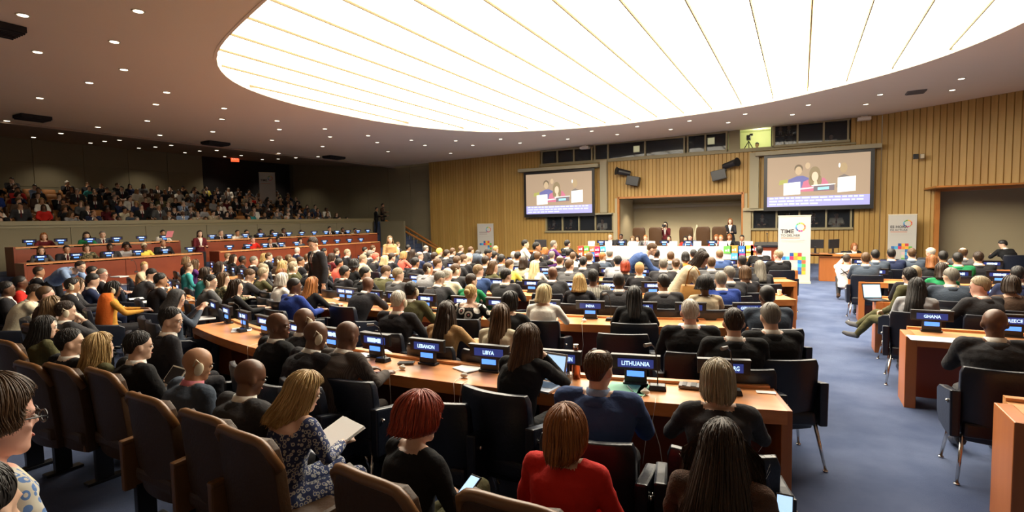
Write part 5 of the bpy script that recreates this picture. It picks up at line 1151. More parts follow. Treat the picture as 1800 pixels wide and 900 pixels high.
# ================================================================== PODIUM
mb = MB(); mb.box((-4.6, 23.6, .11), (9.6, 5.6, .22)); mb.box((-4.6, 20.6, .05), (9.6, .5, .10)); struct('podium', mb.mesh('podium', M_carpet))
YT = 20.5
Tt = thing('podium_table', 'long podium table with a white cloth front', 'table', (-4.35, YT, .22))
mb = MB(); mb.box((0, .35, .70), (7.4, .75, .05)); link('tabletop', mb.mesh('tabletop', M_trimw), Tt)
mb = MB(); mb.box((0, .6, .34), (7.3, .04, .68)); link('panel', mb.mesh('panel', M_redwood), Tt)
for s in (-3.66, 3.66): mb = MB(); mb.box((s, .35, .34), (.06, .7, .68)); link('end_panel', mb.mesh('end_panel', M_trimw), Tt)
x0, x1 = onY(1064, 440, YT).x, onY(1322, 440, YT).x
mb = MB(); rr = []
n = 60
for i in range(n+1):
    x = x0+(x1-x0)*i/n; w_ = .012*math.sin(i*1.7); rr.append([Vector((x, YT+.30, .955)), Vector((x, YT-.035, .955)), Vector((x, YT-.045+w_, .60)), Vector((x, YT-.04+w_*1.5, .26)), Vector((x, YT-.03+w_*1.5, .26)), Vector((x, YT-.028+w_, .60)), Vector((x, YT-.022, .946)), Vector((x, YT+.30, .948))])
mb.loft(rr); tag(link('tablecloth', mb.mesh('tablecloth', M_cloth_w, smooth=True)), 'white cloth draped over the podium table front', 'tablecloth')
# coloured goal tiles left and right
def tiles(name, lab, list_, size=.215):
    T = thing(name, lab, 'panel', onY(list_[0][0], list_[0][1], YT-.07))
    base = T.location.copy()
    for (x, y, c) in list_:
        p = onY(x, y, YT-.07)-base; m = MB(); m.box((p.x, 0, p.z), (size, .02, size)); m.box((p.x-.05, -.013, p.z-.03), (.06, .006, .06), 1); m.box((p.x+.03, -.013, p.z-.02), (.05, .006, .09), 1); link('tile', m.mesh('tile', [flat('tile_%02d%02d%02d' % tuple(int(v*99) for v in c), c), M_paper]), T)
R_, Gn, Or, Bl, Cr, Lb, Ye, Mg, Nv = (.62, .05, .04), (.12, .42, .06), (.80, .28, .04), (.03, .16, .45), (.65, .02, .10), (.06, .42, .70), (.85, .45, .03), (.62, .02, .20), (.02, .07, .28)
tiles('goal_tiles', 'block of small coloured square tiles at the left end of the podium front', [(1021, 437, R_), (1021, 445, (.72, .12, .05)), (1021, 453, R_), (1031, 437, Gn), (1031, 446, Or), (1031, 454, (.7, .5, .2)), (1041, 438, (.75, .16, .05)), (1041, 448, Bl), (1041, 456, Nv), (1050, 438, Cr), (1050, 446, Cr), (1060, 438, Lb), (1060, 446, (.5, .7, .8))])
tiles('goal_tiles', 'block of larger coloured square tiles at the right end of the podium front', [(1279, 439, Gn), (1291, 438, Or), (1304, 439, Bl), (1317, 438, Ye), (1327, 437, R_), (1292, 451, (.08, .35, .65)), (1304, 452, Mg), (1317, 450, (.85, .5, .12)), (1327, 449, (.8, .2, .05)), (1304, 463, (.8, .25, .1)), (1317, 462, Or)], .27)
# white cards and displays on the table
for i, x in enumerate((1040, 1070, 1112, 1145, 1184, 1226, 1271, 1316)):
    p = onY(x, 433, YT+.10); m = MB(); m.box((0, 0, .10), (.27, .012, .20)); m.box((0, .035, .095), (.27, .012, .195), rx=-.3)
    tag(link('white_card', m.mesh('white_card', M_paper), None, (p.x, YT+.06, .952)), 'blank white upright card on the podium table, %s from the left' % nth(i), 'card', 'white cards on the podium')
for i, x in enumerate((1056, 1092, 1167, 1209, 1251)):
    p = onY(x, 433, YT+.15); plate(p.x, YT+.22, 0, 'blue-lit display on the podium table, %s from the left' % nth(i), None, .94, 'displays on the podium')
def podium_person(i, x, y, sex, hair, hc, sk, top, Y, lab, stand=False, pose='desk'):
    if stand: j = J_stand(sex, 0, (0, 0), 'camera' if pose == 'camera' else 'front'); me = make_body(j, .014, vneck=True, tie=False)
    else: me, j = body_for(sex, pose, 0, .015, 'trousers', v=True)
    p = onY(x, y, Y); o = tag(link('person', me, None, (p.x, Y, p.z-j['hc'].z-.125), (0, 0, math.pi-.05)), lab, 'person', 'people on the podium')
    dress(o, j, sk, top, hair, hc, face=True, seed=i % 4); return o
for i, (x, y, sex, hair, hc, sk, top, lab) in enumerate((
    (1074, 412, 'm', 'ring', 'w', 'P', 'dark', 'white-haired man at the left end of the podium table'), (1093, 411, 'm', 'short', 'k', 'D', 'dark', 'man with black hair in a black suit, second at the podium table'),
    (1113, 415, 'f', 'bob', 'l', 'L', 'cream', 'fair-haired woman at the podium partly behind a white card'), (1122, 414, 'f', 'bob', 'd', 'L', 'dark', 'dark-haired woman at the podium left of the bending man'), (1136, 413, 'm', 'short', 'o', 'L', 'grey', 'ginger-haired person at the podium behind the bending man'),
    (1177, 414, 'f', 'mid', 'd', 'L', 'coral', 'woman in a pink top right of the bending man at the podium'), (1206, 415, 'f', 'mid', 'k', 'L', 'red', 'dark-haired woman in red at the middle of the podium'), (1214, 412, 'm', 'short', 'd', 'P', 'blue', 'man in a blue suit at the middle of the podium table'),
    (1260, 412, 'f', 'bob', 'a', 'L', 'red', 'woman in a red jacket at the podium table'), (1268, 413, 'm', 'short', 'o', 'L', 'dark', 'man beside the woman in the red jacket at the podium'), (1283, 411, 'f', 'mid', 'a', 'M', 'black', 'woman with auburn hair below the standing woman on the podium'), (1305, 413, 'm', 'short', 'k', 'M', 'dark', 'man with glasses at the right end of the podium table'))):
    podium_person(i, x, y, sex, hair, hc, sk, top, YT+1.25, lab)
o = podium_person(12, 1170, 390, 'f', 'long', 'k', 'L', 'maroon', 22.9, 'woman standing behind the podium taking a picture', True, 'camera')
b = MB(); b.box((0, 0, 0), (.15, .10, .10)); b.tube([(0, .04, 0), (0, .16, 0)], .04, 0, 12); tag(link('photo_camera', b.mesh('photo_camera', M_black, bevel=.004), None, world(o, (0, .24, 1.50)), (0, 0, math.pi)), 'black camera held up by the woman standing behind the podium', 'camera')
podium_person(13, 1284, 384, 'f', 'long', 'a', 'L', 'dark', 22.9, 'woman with long auburn hair standing in a dark jacket behind the podium', True)
# tall brown chairs
def big_chair():
    T = thing('high_backed_chair', '', 'chair')
    b = MB(); rr = []
    for z, hw in ((.42, .22), (.8, .26), (1.25, .27), (1.38, .25), (1.43, .19)): rr.append([Vector((hw*t, .02+.05*t*t-.06*(z-.4), z)) for t in (-1, -.6, -.2, .2, .6, 1)]+[Vector((hw*t, .12+.03*t*t-.06*(z-.4), z)) for t in (1, .6, .2, -.2, -.6, -1)])
    b.loft(rr); link('backrest', b.mesh('backrest', M_brown, smooth=True, bevel=.01), T)
    b = MB(); b.box((0, -.25, .46), (.56, .52, .12)); link('seat', b.mesh('seat', M_brown, bevel=.03), T)
    for s in (-1, 1): b = MB(); b.box((s*.27, -.22, .64), (.07, .46, .07)); b.box((s*.27, -.08, .54), (.05, .08, .2)); link('armrest', b.mesh('armrest', M_brown, bevel=.012), T)
    b = MB(); b.tube([(0, -.22, .08), (0, -.22, .40)], .03)
    for a in range(5): b.tube([(0, -.22, .07), (.28*math.cos(a*1.257), -.22+.28*math.sin(a*1.257), .03)], .018, n=6)
    link('swivel_base', b.mesh('swivel_base', M_chrome), T); return T
bc = big_chair()
for i, x in enumerate((1123, 1152, 1206, 1236, 1264)):
    p = onY(x, 403, 22.4); o = bc if i == 0 else dup(bc, (0, 0, 0), 0)
    o.location = (p.x, 22.35, .22); tag(o, 'high-backed brown leather chair behind the podium table, %s from the left' % nth(i), 'chair', 'high-backed podium chairs')
# tripods / easel like stands behind
for i, x in enumerate((1165, 1224)):
    p = onY(x, 405, 23.2); b = MB()
    for dx, dy in ((-.28, -.1), (.28, -.1), (0, .3)): b.tube([(0, 0, 1.5), (dx, dy, 0)], .018, n=6)
    tag(link('easel_stand', b.mesh('easel_stand', M_cream), None, (p.x, 23.3, .22)), ('pale three-legged stand left of the podium middle', 'pale three-legged stand between the brown podium chairs')[i], 'stand')
# dark desk and monitor left of the podium, small lectern at right
def monitor(loc, rz, lab, lit=False, s=1.0):
    T = thing('monitor', lab, 'monitor', loc, rz); b = MB(); b.box((0, 0, .30), (.5*s, .04, .31*s)); b.box((0, .03, .12), (.06, .03, .2)); b.box((0, .03, .01), (.22, .16, .02)); link('casing', b.mesh('casing', M_black, bevel=.006), T)
    b = MB(); b.box((0, -.022, .30), (.46*s, .004, .27*s)); link('screen', b.mesh('screen', M_lap if lit else M_dark), T); return T
T = thing('side_table', 'dark wooden side table with cloth at the left end of the podium', 'table', (-9.4, 20.3, 0)); b = MB(); b.box((0, 0, .74), (2.6, .6, .05)); link('tabletop', b.mesh('tabletop', M_trimw), T)
b = MB(); b.box((0, -.2, .36), (2.5, .04, .7)); link('panel', b.mesh('panel', M_redwood), T)
for s in (-1.22, 1.22): b = MB(); b.box((s, 0, .36), (.06, .55, .7)); link('end_panel', b.mesh('end_panel', M_trimw), T)
monitor((-9.6, 20.3, .77), .3, 'black monitor seen from behind on the side table at the left of the podium')
T = thing('lectern', 'brown wooden lectern with microphone right of the podium table', 'lectern', onY(1348, 470, 18.6).xy.to_3d()); 
b = MB(); b.box((0, 0, .55), (.60, .45, 1.10)); link('body', b.mesh('body', M_redwood, bevel=.01), T); b = MB(); b.box((0, -.02, 1.14), (.72, .55, .05), rx=.15); link('top', b.mesh('top', M_black), T)
b = MB(); b.tube([(0, .1, 1.16), (0, .05, 1.4), (0, -.08, 1.48)], .01, n=6); b.ell((0, -.1, 1.48), (.02, .03, .02), 0, 8, 5); link('microphone', b.mesh('microphone', M_black), T)
b = MB(); b.box((-.02, -.24, .78), (.30, .012, .34)); link('notice', b.mesh('notice', M_paper), T)
# rostrum desk
pl, pr = at(1429, 492, 0), at(1474, 492, 0); zt = 1.0
T = thing('rostrum_desk', 'bright reddish-brown control desk beside the white banner', 'desk', ((pl.x+pr.x)/2+.25, 18.9, 0))
b = MB(); b.box((0, .3, .80), (1.45, .8, .06)); b.box((-.5, .3, .80), (.8, .8, .05)); link('desktop', b.mesh('desktop', M_trimw), T)
b = MB(); b.box((.1, 0, .39), (1.05, .05, .77)); link('front_panel', b.mesh('front_panel', M_panel), T)
for s in (-.42, .62): b = MB(); b.box((s, .3, .39), (.05, .6, .77)); link('end_panel', b.mesh('end_panel', M_panel), T)
q = T.location
monitor((q.x-.55, q.y+.25, .83), math.pi, 'black monitor turned away on the reddish control desk, left one', s=.9); monitor((q.x-.05, q.y+.35, .83), .9, 'black monitor seen edge-on in the middle of the reddish control desk', s=.9)
sheet((q.x+.15, q.y+.2, .835), (0, 0, .2), .3, .25, 'untidy papers on the reddish control desk', n=5, fan=.03)
p = onY(1499, 427, 19.6); me, j = body_for('f', 'desk', 0, .015, 'trousers', v=True); o = tag(link('person', me, None, (p.x, 19.6, p.z-j['hc'].z-.125), (0, 0, math.pi+.35)), 'short-haired woman in black sitting behind the reddish control desk', 'person'); dress(o, j, 'L', 'black', 'bob', 'a', face=True); chair(p.x, 19.62, math.pi+.35, 'black armchair under the woman behind the control desk', 'black armchairs at the desks', far=True)
# banners
def banner(base, rz, w_, h_, title, sub, lab, squares=True):
    T = thing('roll_up_banner', lab, 'banner', base, rz)
    b = MB(); b.box((0, 0, h_/2+.03), (w_, .008, h_-.02)); link('sheet', b.mesh('sheet', mat('banner_white', (.50, .48, .44), .7)), T)
    b = MB(); b.box((0, .02, .03), (w_+.04, .14, .06)); b.box((0, 0, h_+.02), (w_+.02, .025, .03)); b.tube([(0, .02, .05), (0, .02, h_)], .012, n=6); link('stand', b.mesh('stand', M_cream), T)
    s = w_/.85; gm = flat('print_dark', (.05, .045, .05))
    if title:
        text('lettering', title, T, (-.36*s, -.008, h_*.775), .165*s if len(title) < 6 else .13*s, gm, align='LEFT', bold=.004)
        text('lettering', sub, T, (-.36*s, -.008, h_*.715), .095*s, gm, align='LEFT', bold=.0015)
        m = MB(); m.box((-.10*s, -.008, h_*.68), (.50*s, .003, .018)); link('print_line', m.mesh('print_line', flat('print_orange', (.55, .12, .04))), T)
    else:
        m = MB(); m.box((-.12*s, -.008, h_*.76), (.42*s, .003, .07)); m.box((-.12*s, -.008, h_*.71), (.42*s, .003, .04)); link('print_line', m.mesh('print_line', flat('print_faded', (.35, .30, .28))), T)
    m = MB(); m.box((-.03*s, -.008, h_*.645), (.62*s, .003, .012)); m.box((-.06*s, -.008, h_*.625), (.56*s, .003, .010)); link('small_print', m.mesh('small_print', flat('print_faint', (.45, .43, .40))), T)
    cols = [R_, Or, Ye, Gn, (.1, .35, .12), Lb, Bl, Nv, Cr, Mg, (.5, .3, .05), (.7, .15, .04)]
    m = MB(); mats = [flat('tile_%02d%02d%02d' % tuple(int(v*99) for v in c), c) for c in cols]+[flat('print_orange', (.55, .12, .04))]
    for i in range(12):
        a0, a1 = 2*math.pi*i/12+.04, 2*math.pi*(i+1)/12-.04; poly = [(r*math.cos(a), r*math.sin(a)) for r, a in ((.095*s, a0), (.095*s, (a0+a1)/2), (.095*s, a1), (.135*s, a1), (.135*s, (a0+a1)/2), (.135*s, a0))]
        m.prism(poly, 0, .003, i, Matrix.Translation((.16*s, -.006, h_*.84)) @ Matrix.Rotation(math.pi/2, 4, 'X'))
    link('wheel_emblem', m.mesh('wheel_emblem', mats), T)
    if squares:
        m = MB(); u = .105*s; sq = [(0, 5, Nv), (1, 5, Ye), (2, 5, R_), (-1, 4, Lb), (0, 4, Cr), (1, 4, Or), (2, 4, Ye), (3, 4, Gn), (2, 3, Bl), (3, 3, (.7, .12, .04)), (1, 2, (.7, .5, .5)), (2, 2, Lb), (3, 2, Gn), (2, 1, Bl), (3, 1, Or), (1, 1, (.6, .65, .4)), (2, 0, Nv), (3, 0, Ye), (1, 0, Gn), (-2, 4, Bl)]
        ml = []
        for i, (cx_, cy_, c) in enumerate(sq):
            ml.append(flat('tile_%02d%02d%02d' % tuple(int(v*99) for v in c), c)); m.box((-.03*s+cx_*u-.03, -.007, h_*.16+cy_*u*1.02), (u*.97, .003, u*.97), i)
        link('coloured_squares', m.mesh('coloured_squares', ml), T)
    return T
banner((-.17, 18.05, 0), D2R(2), .86, 2.0, 'TIME', 'TO DELIVER', 'tall white roll-up banner reading TIME TO DELIVER near the podium')
p = onY(1585, 378, 24.6); banner((p.x+.0, 24.4, 0), D2R(-10), .86, 1.96, 'ES HORA', 'DE ACTUAR', 'white roll-up banner reading ES HORA DE ACTUAR against the slatted wall')
p = onY(853, 395, 25.3); banner((p.x, 25.3, 0), D2R(10), .95, 1.88, None, '', 'white roll-up banner with faded print against the left part of the slatted wall')
p = onX(469, 304, -28.6); banner((-28.6, p.y, p.z-2.0), D2R(60), .9, 2.0, 'TIME', '', 'white roll-up banner standing among the gallery crowd', False)
# ================================================================== PROJECTION SCREENS
def screen(x0, x1, z0, z1, lab):
    cx_, cz_ = (x0+x1)/2, (z0+z1)/2; W_, Hh = x1-x0, z1-z0
    T = thing('projection_screen', lab, 'screen', (cx_, YW-.32, cz_))
    b = MB(); b.box((0, 0, 0), (W_+.26, .03, Hh+.24)); b.box((0, .0, -Hh/2-.14), (W_+.26, .06, .05)); link('black_border', b.mesh('black_border', M_black), T)
    fl = lambda n_, c, e=.9: mat('screen_'+n_, tuple(v*.3 for v in c), .6, emit=c, est=e)
    b = MB(); b.box((0, -.018, Hh*.10), (W_, .004, Hh*.80)); link('picture', b.mesh('picture', fl('brown', (.50, .36, .24))), T)
    b = MB(); b.box((0, -.018, -Hh*.40), (W_, .004, Hh*.20)); link('caption_band', b.mesh('caption_band', fl('violet', (.50, .48, .90))), T)
    def disc(x, z, rx_, rz_, y): 
        return [(x+rx_*math.cos(a), z+rz_*math.sin(a)) for a in [2*math.pi*i/20 for i in range(20)]], y
    def put(nm, polys, m):
        b = MB()
        for poly, y in polys: b.prism([(p*W_/2, q*Hh/2) for p, q in poly], 0, .002, 0, Matrix.Translation((0, y, 0)) @ Matrix.Rotation(math.pi/2, 4, 'X'))
        link(nm, b.mesh(nm, m), T)
    put('figure_behind', [([(-.62, -.42), (-.56, .08), (-.40, .20), (-.28, .22), (-.16, .12), (-.12, -.42)], -.022)], fl('bluejacket', (.20, .20, .45)))
    put('face_behind', [disc(-.36, .42, .068, .17, -.024), disc(-.18, .60, .05, .13, -.022)], fl('face1', (.70, .52, .32)))
    put('hair_behind', [disc(-.36, .50, .085, .17, -.023)], fl('hair1', (.22, .16, .10)))
    put('speaker_jacket', [([(-.32, -.42), (-.26, -.02), (-.12, .08), (.02, .06), (.14, .10), (.22, -.08), (.24, -.42)], -.026)], fl('pinkjacket', (.72, .22, .32)))
    put('speaker_hair', [disc(-.04, .26, .11, .30, -.027), disc(-.09, .0, .07, .22, -.027), disc(.04, .0, .06, .22, -.027)], fl('hair2', (.36, .27, .15)))
    put('speaker_face', [disc(-.035, .16, .065, .19, -.029), ([(-.07, -.25), (-.05, .0), (.0, .0), (.03, -.25)], -.0285)], fl('face2', (.95, .74, .52)))
    put('man_right', [([(.38, -.3), (.42, .12), (.52, .2), (.62, .12), (.68, -.3)], -.022)], fl('darksuit', (.26, .22, .19)))
    put('man_right_face', [disc(.51, .45, .07, .20, -.024)], fl('face3', (.55, .40, .22))); put('man_right_earpiece', [disc(.43, .55, .02, .09, -.025)], fl('white', (1, 1, .95)))
    put('white_card_picture', [([(-.66, -.55), (-.66, -.06), (-.32, -.02), (-.32, -.52)], -.032)], fl('white', (1, 1, .95))); put('white_card_picture', [([(.40, -.50), (.40, .08), (.74, .12), (.74, -.46)], -.032)], fl('white', (1, 1, .95)))
    put('green_patch', [([(-.76, -.12), (-.74, .06), (-.58, .10), (-.58, -.08)], -.021)], fl('greenpatch', (.50, .48, .14)))
    put('desk_plate', [([(-.06, -.42), (-.06, -.22), (.34, -.18), (.34, -.40)], -.031)], fl('plate', (.25, .20, .22))); put('desk_plate_lit', [([(.02, -.38), (.02, -.27), (.24, -.25), (.24, -.36)], -.033)], fl('cyan', (.45, .85, .95)))
    put('desk_edge', [([(-.32, -.34), (-.32, -.28), (.02, -.24), (.02, -.28)], -.03), ([(-.10, -.22), (-.10, -.17), (.36, -.14), (.36, -.18)], -.034)], fl('white', (1, 1, .95)))
    # caption lines: blurred in the photo, kept as word blocks
    rnd = random.Random(4); b = MB()
    for z, xe in ((-.66, .90), (-.78, .84), (-.90, .05)):
        x = -.95
        while x < xe: wv = rnd.uniform(.06, .17); b.box(((x+wv/2)*W_/2, -.022, z*Hh/2), (wv*W_/2, .003, Hh*.030)); x += wv+.025
    link('caption_words', b.mesh('caption_words', fl('caption', (.85, .92, 1.0))), T)
    return T
screen(-12.74, -9.10, 2.36, 4.42, 'left projection screen showing a speaker, with violet caption band')
screen(-1.28, 2.37, 2.40, 4.46, 'right projection screen showing a speaker, with violet caption band')
for i, (a, b_) in enumerate(((-13.15, -8.75), (-1.75, 2.72))):
    m = MB(); m.box(((a+b_)/2, YW-.26, 4.66), (b_-a, .40, .17)); tag(link('screen_housing', m.mesh('screen_housing', M_house, bevel=.02)), ('long grey-olive screen housing above the left projection screen', 'long grey-olive screen housing above the right projection screen')[i], 'screen housing')
for i, (x, y, s) in enumerate(((1104, 311, 1), (1275, 299, -1))):
    T = thing('wall_spotlight', ('black wall-mounted stage light pair on the slats left of centre', 'black wall-mounted stage light pair on the slats right of centre')[i], 'stage light', onY(x, y, YW-.25))
    b = MB(); b.tube([(0, .25, 0), (0, 0, 0)], .03); link('bracket', b.mesh('bracket', M_black), T)
    b = MB(); b.tube([(-.34*s, -.18, .22), (.05*s, .05, .12)], [.12, .10], n=14); b.tube([(-.40*s, -.22, .235), (-.34*s, -.18, .22)], [.15, .12], n=14); link('lamp_head', b.mesh('lamp_head', M_black), T)
    b = MB(); b.box((.20*s, -.05, -.16), (.46, .34, .34), ry=.2*s); link('light_box', b.mesh('light_box', M_black, bevel=.02), T); T.scale = (1.3, 1, 1.3)
v = onY(1519, 209, YW-.3); b = MB(); b.box((0, 0, 0), (.45, .3, .12)); b.box((0, .0, .09), (.25, .2, .06)); tag(link('projector', b.mesh('projector', M_white, bevel=.02), None, v), 'white projector under the ceiling by the right end of the booth windows', 'projector')
v = onY(1028, 260, YW-.3); b = MB(); b.box((0, 0, 0), (.45, .3, .12)); b.box((0, .0, .09), (.25, .2, .06)); tag(link('projector', b.mesh('projector', M_white, bevel=.02), None, v), 'white projector under the ceiling above the left booth windows', 'projector')
v = onY(1615, 275, 24.6); b = MB(); b.box((-.09, 0, 0), (.16, .14, .18)); b.box((.10, 0, .0), (.13, .10, .17), 1); tag(link('wall_camera', b.mesh('wall_camera', [M_black, M_cream], bevel=.01), None, v), 'small black and white surveillance camera on the slatted wall at the right', 'camera')
v = onY(1316, 262, YW+.9); v.z = 4.98; b = MB()
for dx, dy in ((-.22, -.1), (.22, -.1), (0, .25)): b.tube([(0, 0, .42), (dx, dy, 0)], .018, n=6)
b.box((0, 0, .56), (.16, .34, .20)); b.tube([(0, -.17, .56), (0, -.30, .56)], .06, n=10); b.box((.1, .05, .70), (.14, .14, .08)); tag(link('video_camera', b.mesh('video_camera', M_black), None, v), 'black video camera on a tripod in the lit niche above the slats', 'camera')
me, j = body_for('m', 'desk', 0, .02, 'trousers')
for i, (x, y, Yv, z) in enumerate(((1331, 251, YW+1.3, 4.96), (1372, 222, YW+1.0, 5.0), (1387, 220, YW+1.2, 5.0), (1461, 236, YW+1.1, 5.0), (975, 385, YW+.9, 1.5), (1005, 384, YW+.9, 1.5), (1060, 384, YW+.9, 1.5), (1385, 372, YW+.9, 1.5), (1430, 372, YW+.9, 1.5), (1470, 373, YW+.9, 1.5), (1340, 375, YW+.9, 1.5))):
    p = onY(x, y, Yv); o = tag(link('person', me, None, (p.x, Yv, p.z-j['hc'].z-.12), (0, 0, math.pi)), 'dim figure in dark clothes behind the %s booth glass, %s from the left there' % ('upper' if i < 4 else 'lower', nth([1, 2, 3, 4, 1, 2, 3, 5, 6, 7, 4][i]-1)), 'person', 'people in the interpreter booths'); dress(o, j, 'L', 'dark' if i % 3 else 'white', 'short', 'k', seed=i % 4)
# ================================================================== TIERS ON THE LEFT
mb = MB(); mb.box((-18.8, 13.5, .18), (3.4, 16.5, .36)); mb.box((-20.7, 13.5, .38), (3.2, 16.5, .76)); struct('floor_tier', mb.mesh('tier', M_carpet))
def tier_desk(X, ya, yb, zt, zf, lab):
    T = thing('tier_desk', lab, 'desk', (X, (ya+yb)/2, zf)); L_ = yb-ya; h = zt-zf
    b = MB(); b.box((-.25, 0, h-.02), (.55, L_, .04)); link('desktop', b.mesh('desktop', M_desk), T)
    n_ = max(1, int(L_/1.6))
    for k in range(n_): b = MB(); b.box((0, -L_/2+L_*(k+.5)/n_, h/2-.04), (.05, L_/n_-.012, h-.06)); link('front_panel', b.mesh('front_panel', M_redwood), T)
    for s in (-1, 1): b = MB(); b.box((-.25, s*(L_/2+.02), h/2), (.55, .05, h)); link('end_panel', b.mesh('end_panel', M_redwood), T)
    return T
tier_desk(-17.75, 6.2, 10.85, 1.18, .36, 'lower red-brown tier desk at the far left'); tier_desk(-17.75, 11.5, 19.5, 1.18, .36, 'lower red-brown tier desk behind the standing man')
tier_desk(-19.2, 6.5, 10.95, 1.58, .76, 'upper red-brown tier desk at the far left under the gallery'); tier_desk(-19.2, 11.75, 20.9, 1.55, .76, 'upper red-brown tier desk under the gallery near the stairs')
k2 = 0
for (X, ya, yb, zt, nm) in ((-17.9, 6.6, 10.6, 1.18, 'lower left'), (-17.9, 12.0, 18.5, 1.18, 'lower right'), (-19.35, 6.9, 10.6, 1.58, 'upper left'), (-19.35, 12.3, 20.5, 1.55, 'upper right')):
    n_ = int((yb-ya)/.68)
    for i in range(n_+1): plate(X-.05, ya+(yb-ya)*i/n_, D2R(90)-.35, 'small blue-lit display on the %s tier desk, %s from its left end' % (nm, nth(i)), None, zt).scale = (.85, .85, .85)
TP = [(75,409,'f','long','a','L','maroon',1),(150,408,'f','curly','d','L','green',1),(178,406,'m','short','g','L','slate',1),(284,404,'f','wavy','k','M','white',1),
 (386,404,'m','short','g','L','dark',2),(415,404,'f','short','k','M','white',2),(431,404,'m','short','k','M','dark',2),(455,402,'m','short','k','D','dark',2),(476,404,'f','bob','k','M','dark',2),(496,401,'m','short','k','D','dark',2),(527,404,'f','short','d','L','grey',2),(577,398,'m','short','k','M','black',2),(600,400,'m','short','k','D','dark',2),(622,401,'f','short','k','M','cream',2),
 (70,433,'f','mid','b','L','grey',3),(115,431,'m','short','k','M','dark',3),(150,429,'f','bob','b','L','olive print',3),(191,428,'m','short','k','D','charcoal',3),(220,427,'f','afro','k','D','light grey',3),(251,427,'f','wrap','cream','D','yellow',3),(284,421,'m','ring','k','M','black',3),
 (442,416,'f','short','g','P','red',4),(472,418,'m','short','k','M','black',4),(486,416,'m','thin','k','D','light grey',4),(525,418,'f','bob','d','L','slate',4)]
random.seed(8)
for i, (x, y, sex, hair, hc, sk, top, t) in enumerate(TP):
    X = -19.2-.62 if t < 3 else -17.75-.62; p = onX(x, y, X); me, j = body_for(sex, 'desk', 0, .016, 'trousers', v=(sex == 'm')); rz = D2R(-100)
    o = tag(link('person', me, None, (X, p.y, p.z-j['hc'].z-.125), (0, 0, rz)), describe(sex, hair, hc, top)+', %s %s tier desk' % ('upper' if t < 3 else 'lower', 'left' if t % 2 else 'right')+', %s' % nth([q for q in range(len(TP)) if TP[q][7] == t].index(i)), 'person', 'people at the tier desks')
    dress(o, j, sk, top, hair, hc, face=True, seed=i % 4)
    if hair == 'wrap': setm(o.children[0], 0, cloth(hc))
    chair(X-.03, p.y, rz, 'black armchair, %s from left, %s %s tier desk' % (o['label'].split(', ')[-1], 'upper' if t < 3 else 'lower', 'left' if t % 2 else 'right'), 'tier armchairs', o.location.z, far=True)
j = J_stand('f', 0, (0, 0), 'front'); me = make_body(j, .014, vneck=True, tie=False)
p = onX(350, 405, -18.3); o = tag(link('person', me, None, (-18.3, p.y, p.z-j['hc'].z-.125), (0, 0, D2R(-100))), 'person in dark clothes standing in the gap between the tier desks', 'person'); dress(o, j, 'L', 'maroon', 'mid', 'd', face=True)
for i, (x, y) in enumerate(((661, 364), (676, 364), (689, 358))):
    p = onX(x, y, -22.6); p.y = min(p.y, 25.2); o = tag(link('person', me, None, (-22.6, p.y, p.z-j['hc'].z-.125), (0, 0, D2R(-60))), 'shadowy person standing at the head of the side stairs, %s from the left' % nth(i), 'person', 'people at the head of the stairs'); dress(o, j, 'M', 'black' if i != 2 else 'brown', 'short', 'k')
# pink papers held by woman in white
p = onX(298, 412, -18.9); sheet(p, (1.2, 0, -1.2), .3, .22, 'pink sheet held up by the woman in white at the upper tier', m=cloth('pink'))
# ================================================================== GALLERY CROWD
seat_me = {}
T = thing('gallery_seat', '', 'seat')
b = MB(); rr = [[Vector((hw*t, yo-.03+.03*t*t, z)) for t in (-1, -.5, 0, .5, 1)]+[Vector((hw*t, yo+.05+.03*t*t, z)) for t in (1, .5, 0, -.5, -1)] for z, yo, hw in ((.40, -.20, .25), (.70, -.25, .26), (.86, -.28, .23))]
b.loft(rr); link('backrest', b.mesh('backrest', M_tan, smooth=True), T)
b = MB(); b.box((0, .03, .42), (.48, .46, .12)); link('seat', b.mesh('seat', M_tan, bevel=.03), T)
b = MB(); b.box((-.28, 0, .56), (.05, .38, .30)); link('armrest', b.mesh('armrest', M_brownedge), T)
first = True
class Crowd:      # the distant rows, past what can be told apart: one joined object
    def __init__(s): s.v = []; s.f = []; s.m = []; s.mats = []; s.n = 0
    def mi(s, m):
        if m not in s.mats: s.mats.append(m)
        return s.mats.index(m)
    def put(s, me, M, mats):
        n = len(me.vertices); co = np.empty(n*3); me.vertices.foreach_get('co', co); co = co.reshape(-1, 3)
        A = np.array(M.to_3x3()); s.v.append(co @ A.T+np.array(M.translation)); idx = [s.mi(m) for m in mats]
        for p in me.polygons: s.f.append(tuple(i+s.n for i in p.vertices)); s.m.append(idx[min(p.material_index, len(idx)-1)])
        s.n += n
crowd = Crowd(); simple_hair = {}
rnd = random.Random(77)
tops = ['black']*7+['dark']*8+['charcoal']*6+['navy']*4+['grey']*3+['brown']*3+['white']*3+['light grey']*2+['maroon', 'slate', 'slate', 'olive', 'beige', 'royal', 'cream', 'red', 'yellow', 'teal', 'light blue']
rowg = ['front', 'second', 'third', 'fourth', 'fifth', 'sixth', 'seventh', 'rearmost']
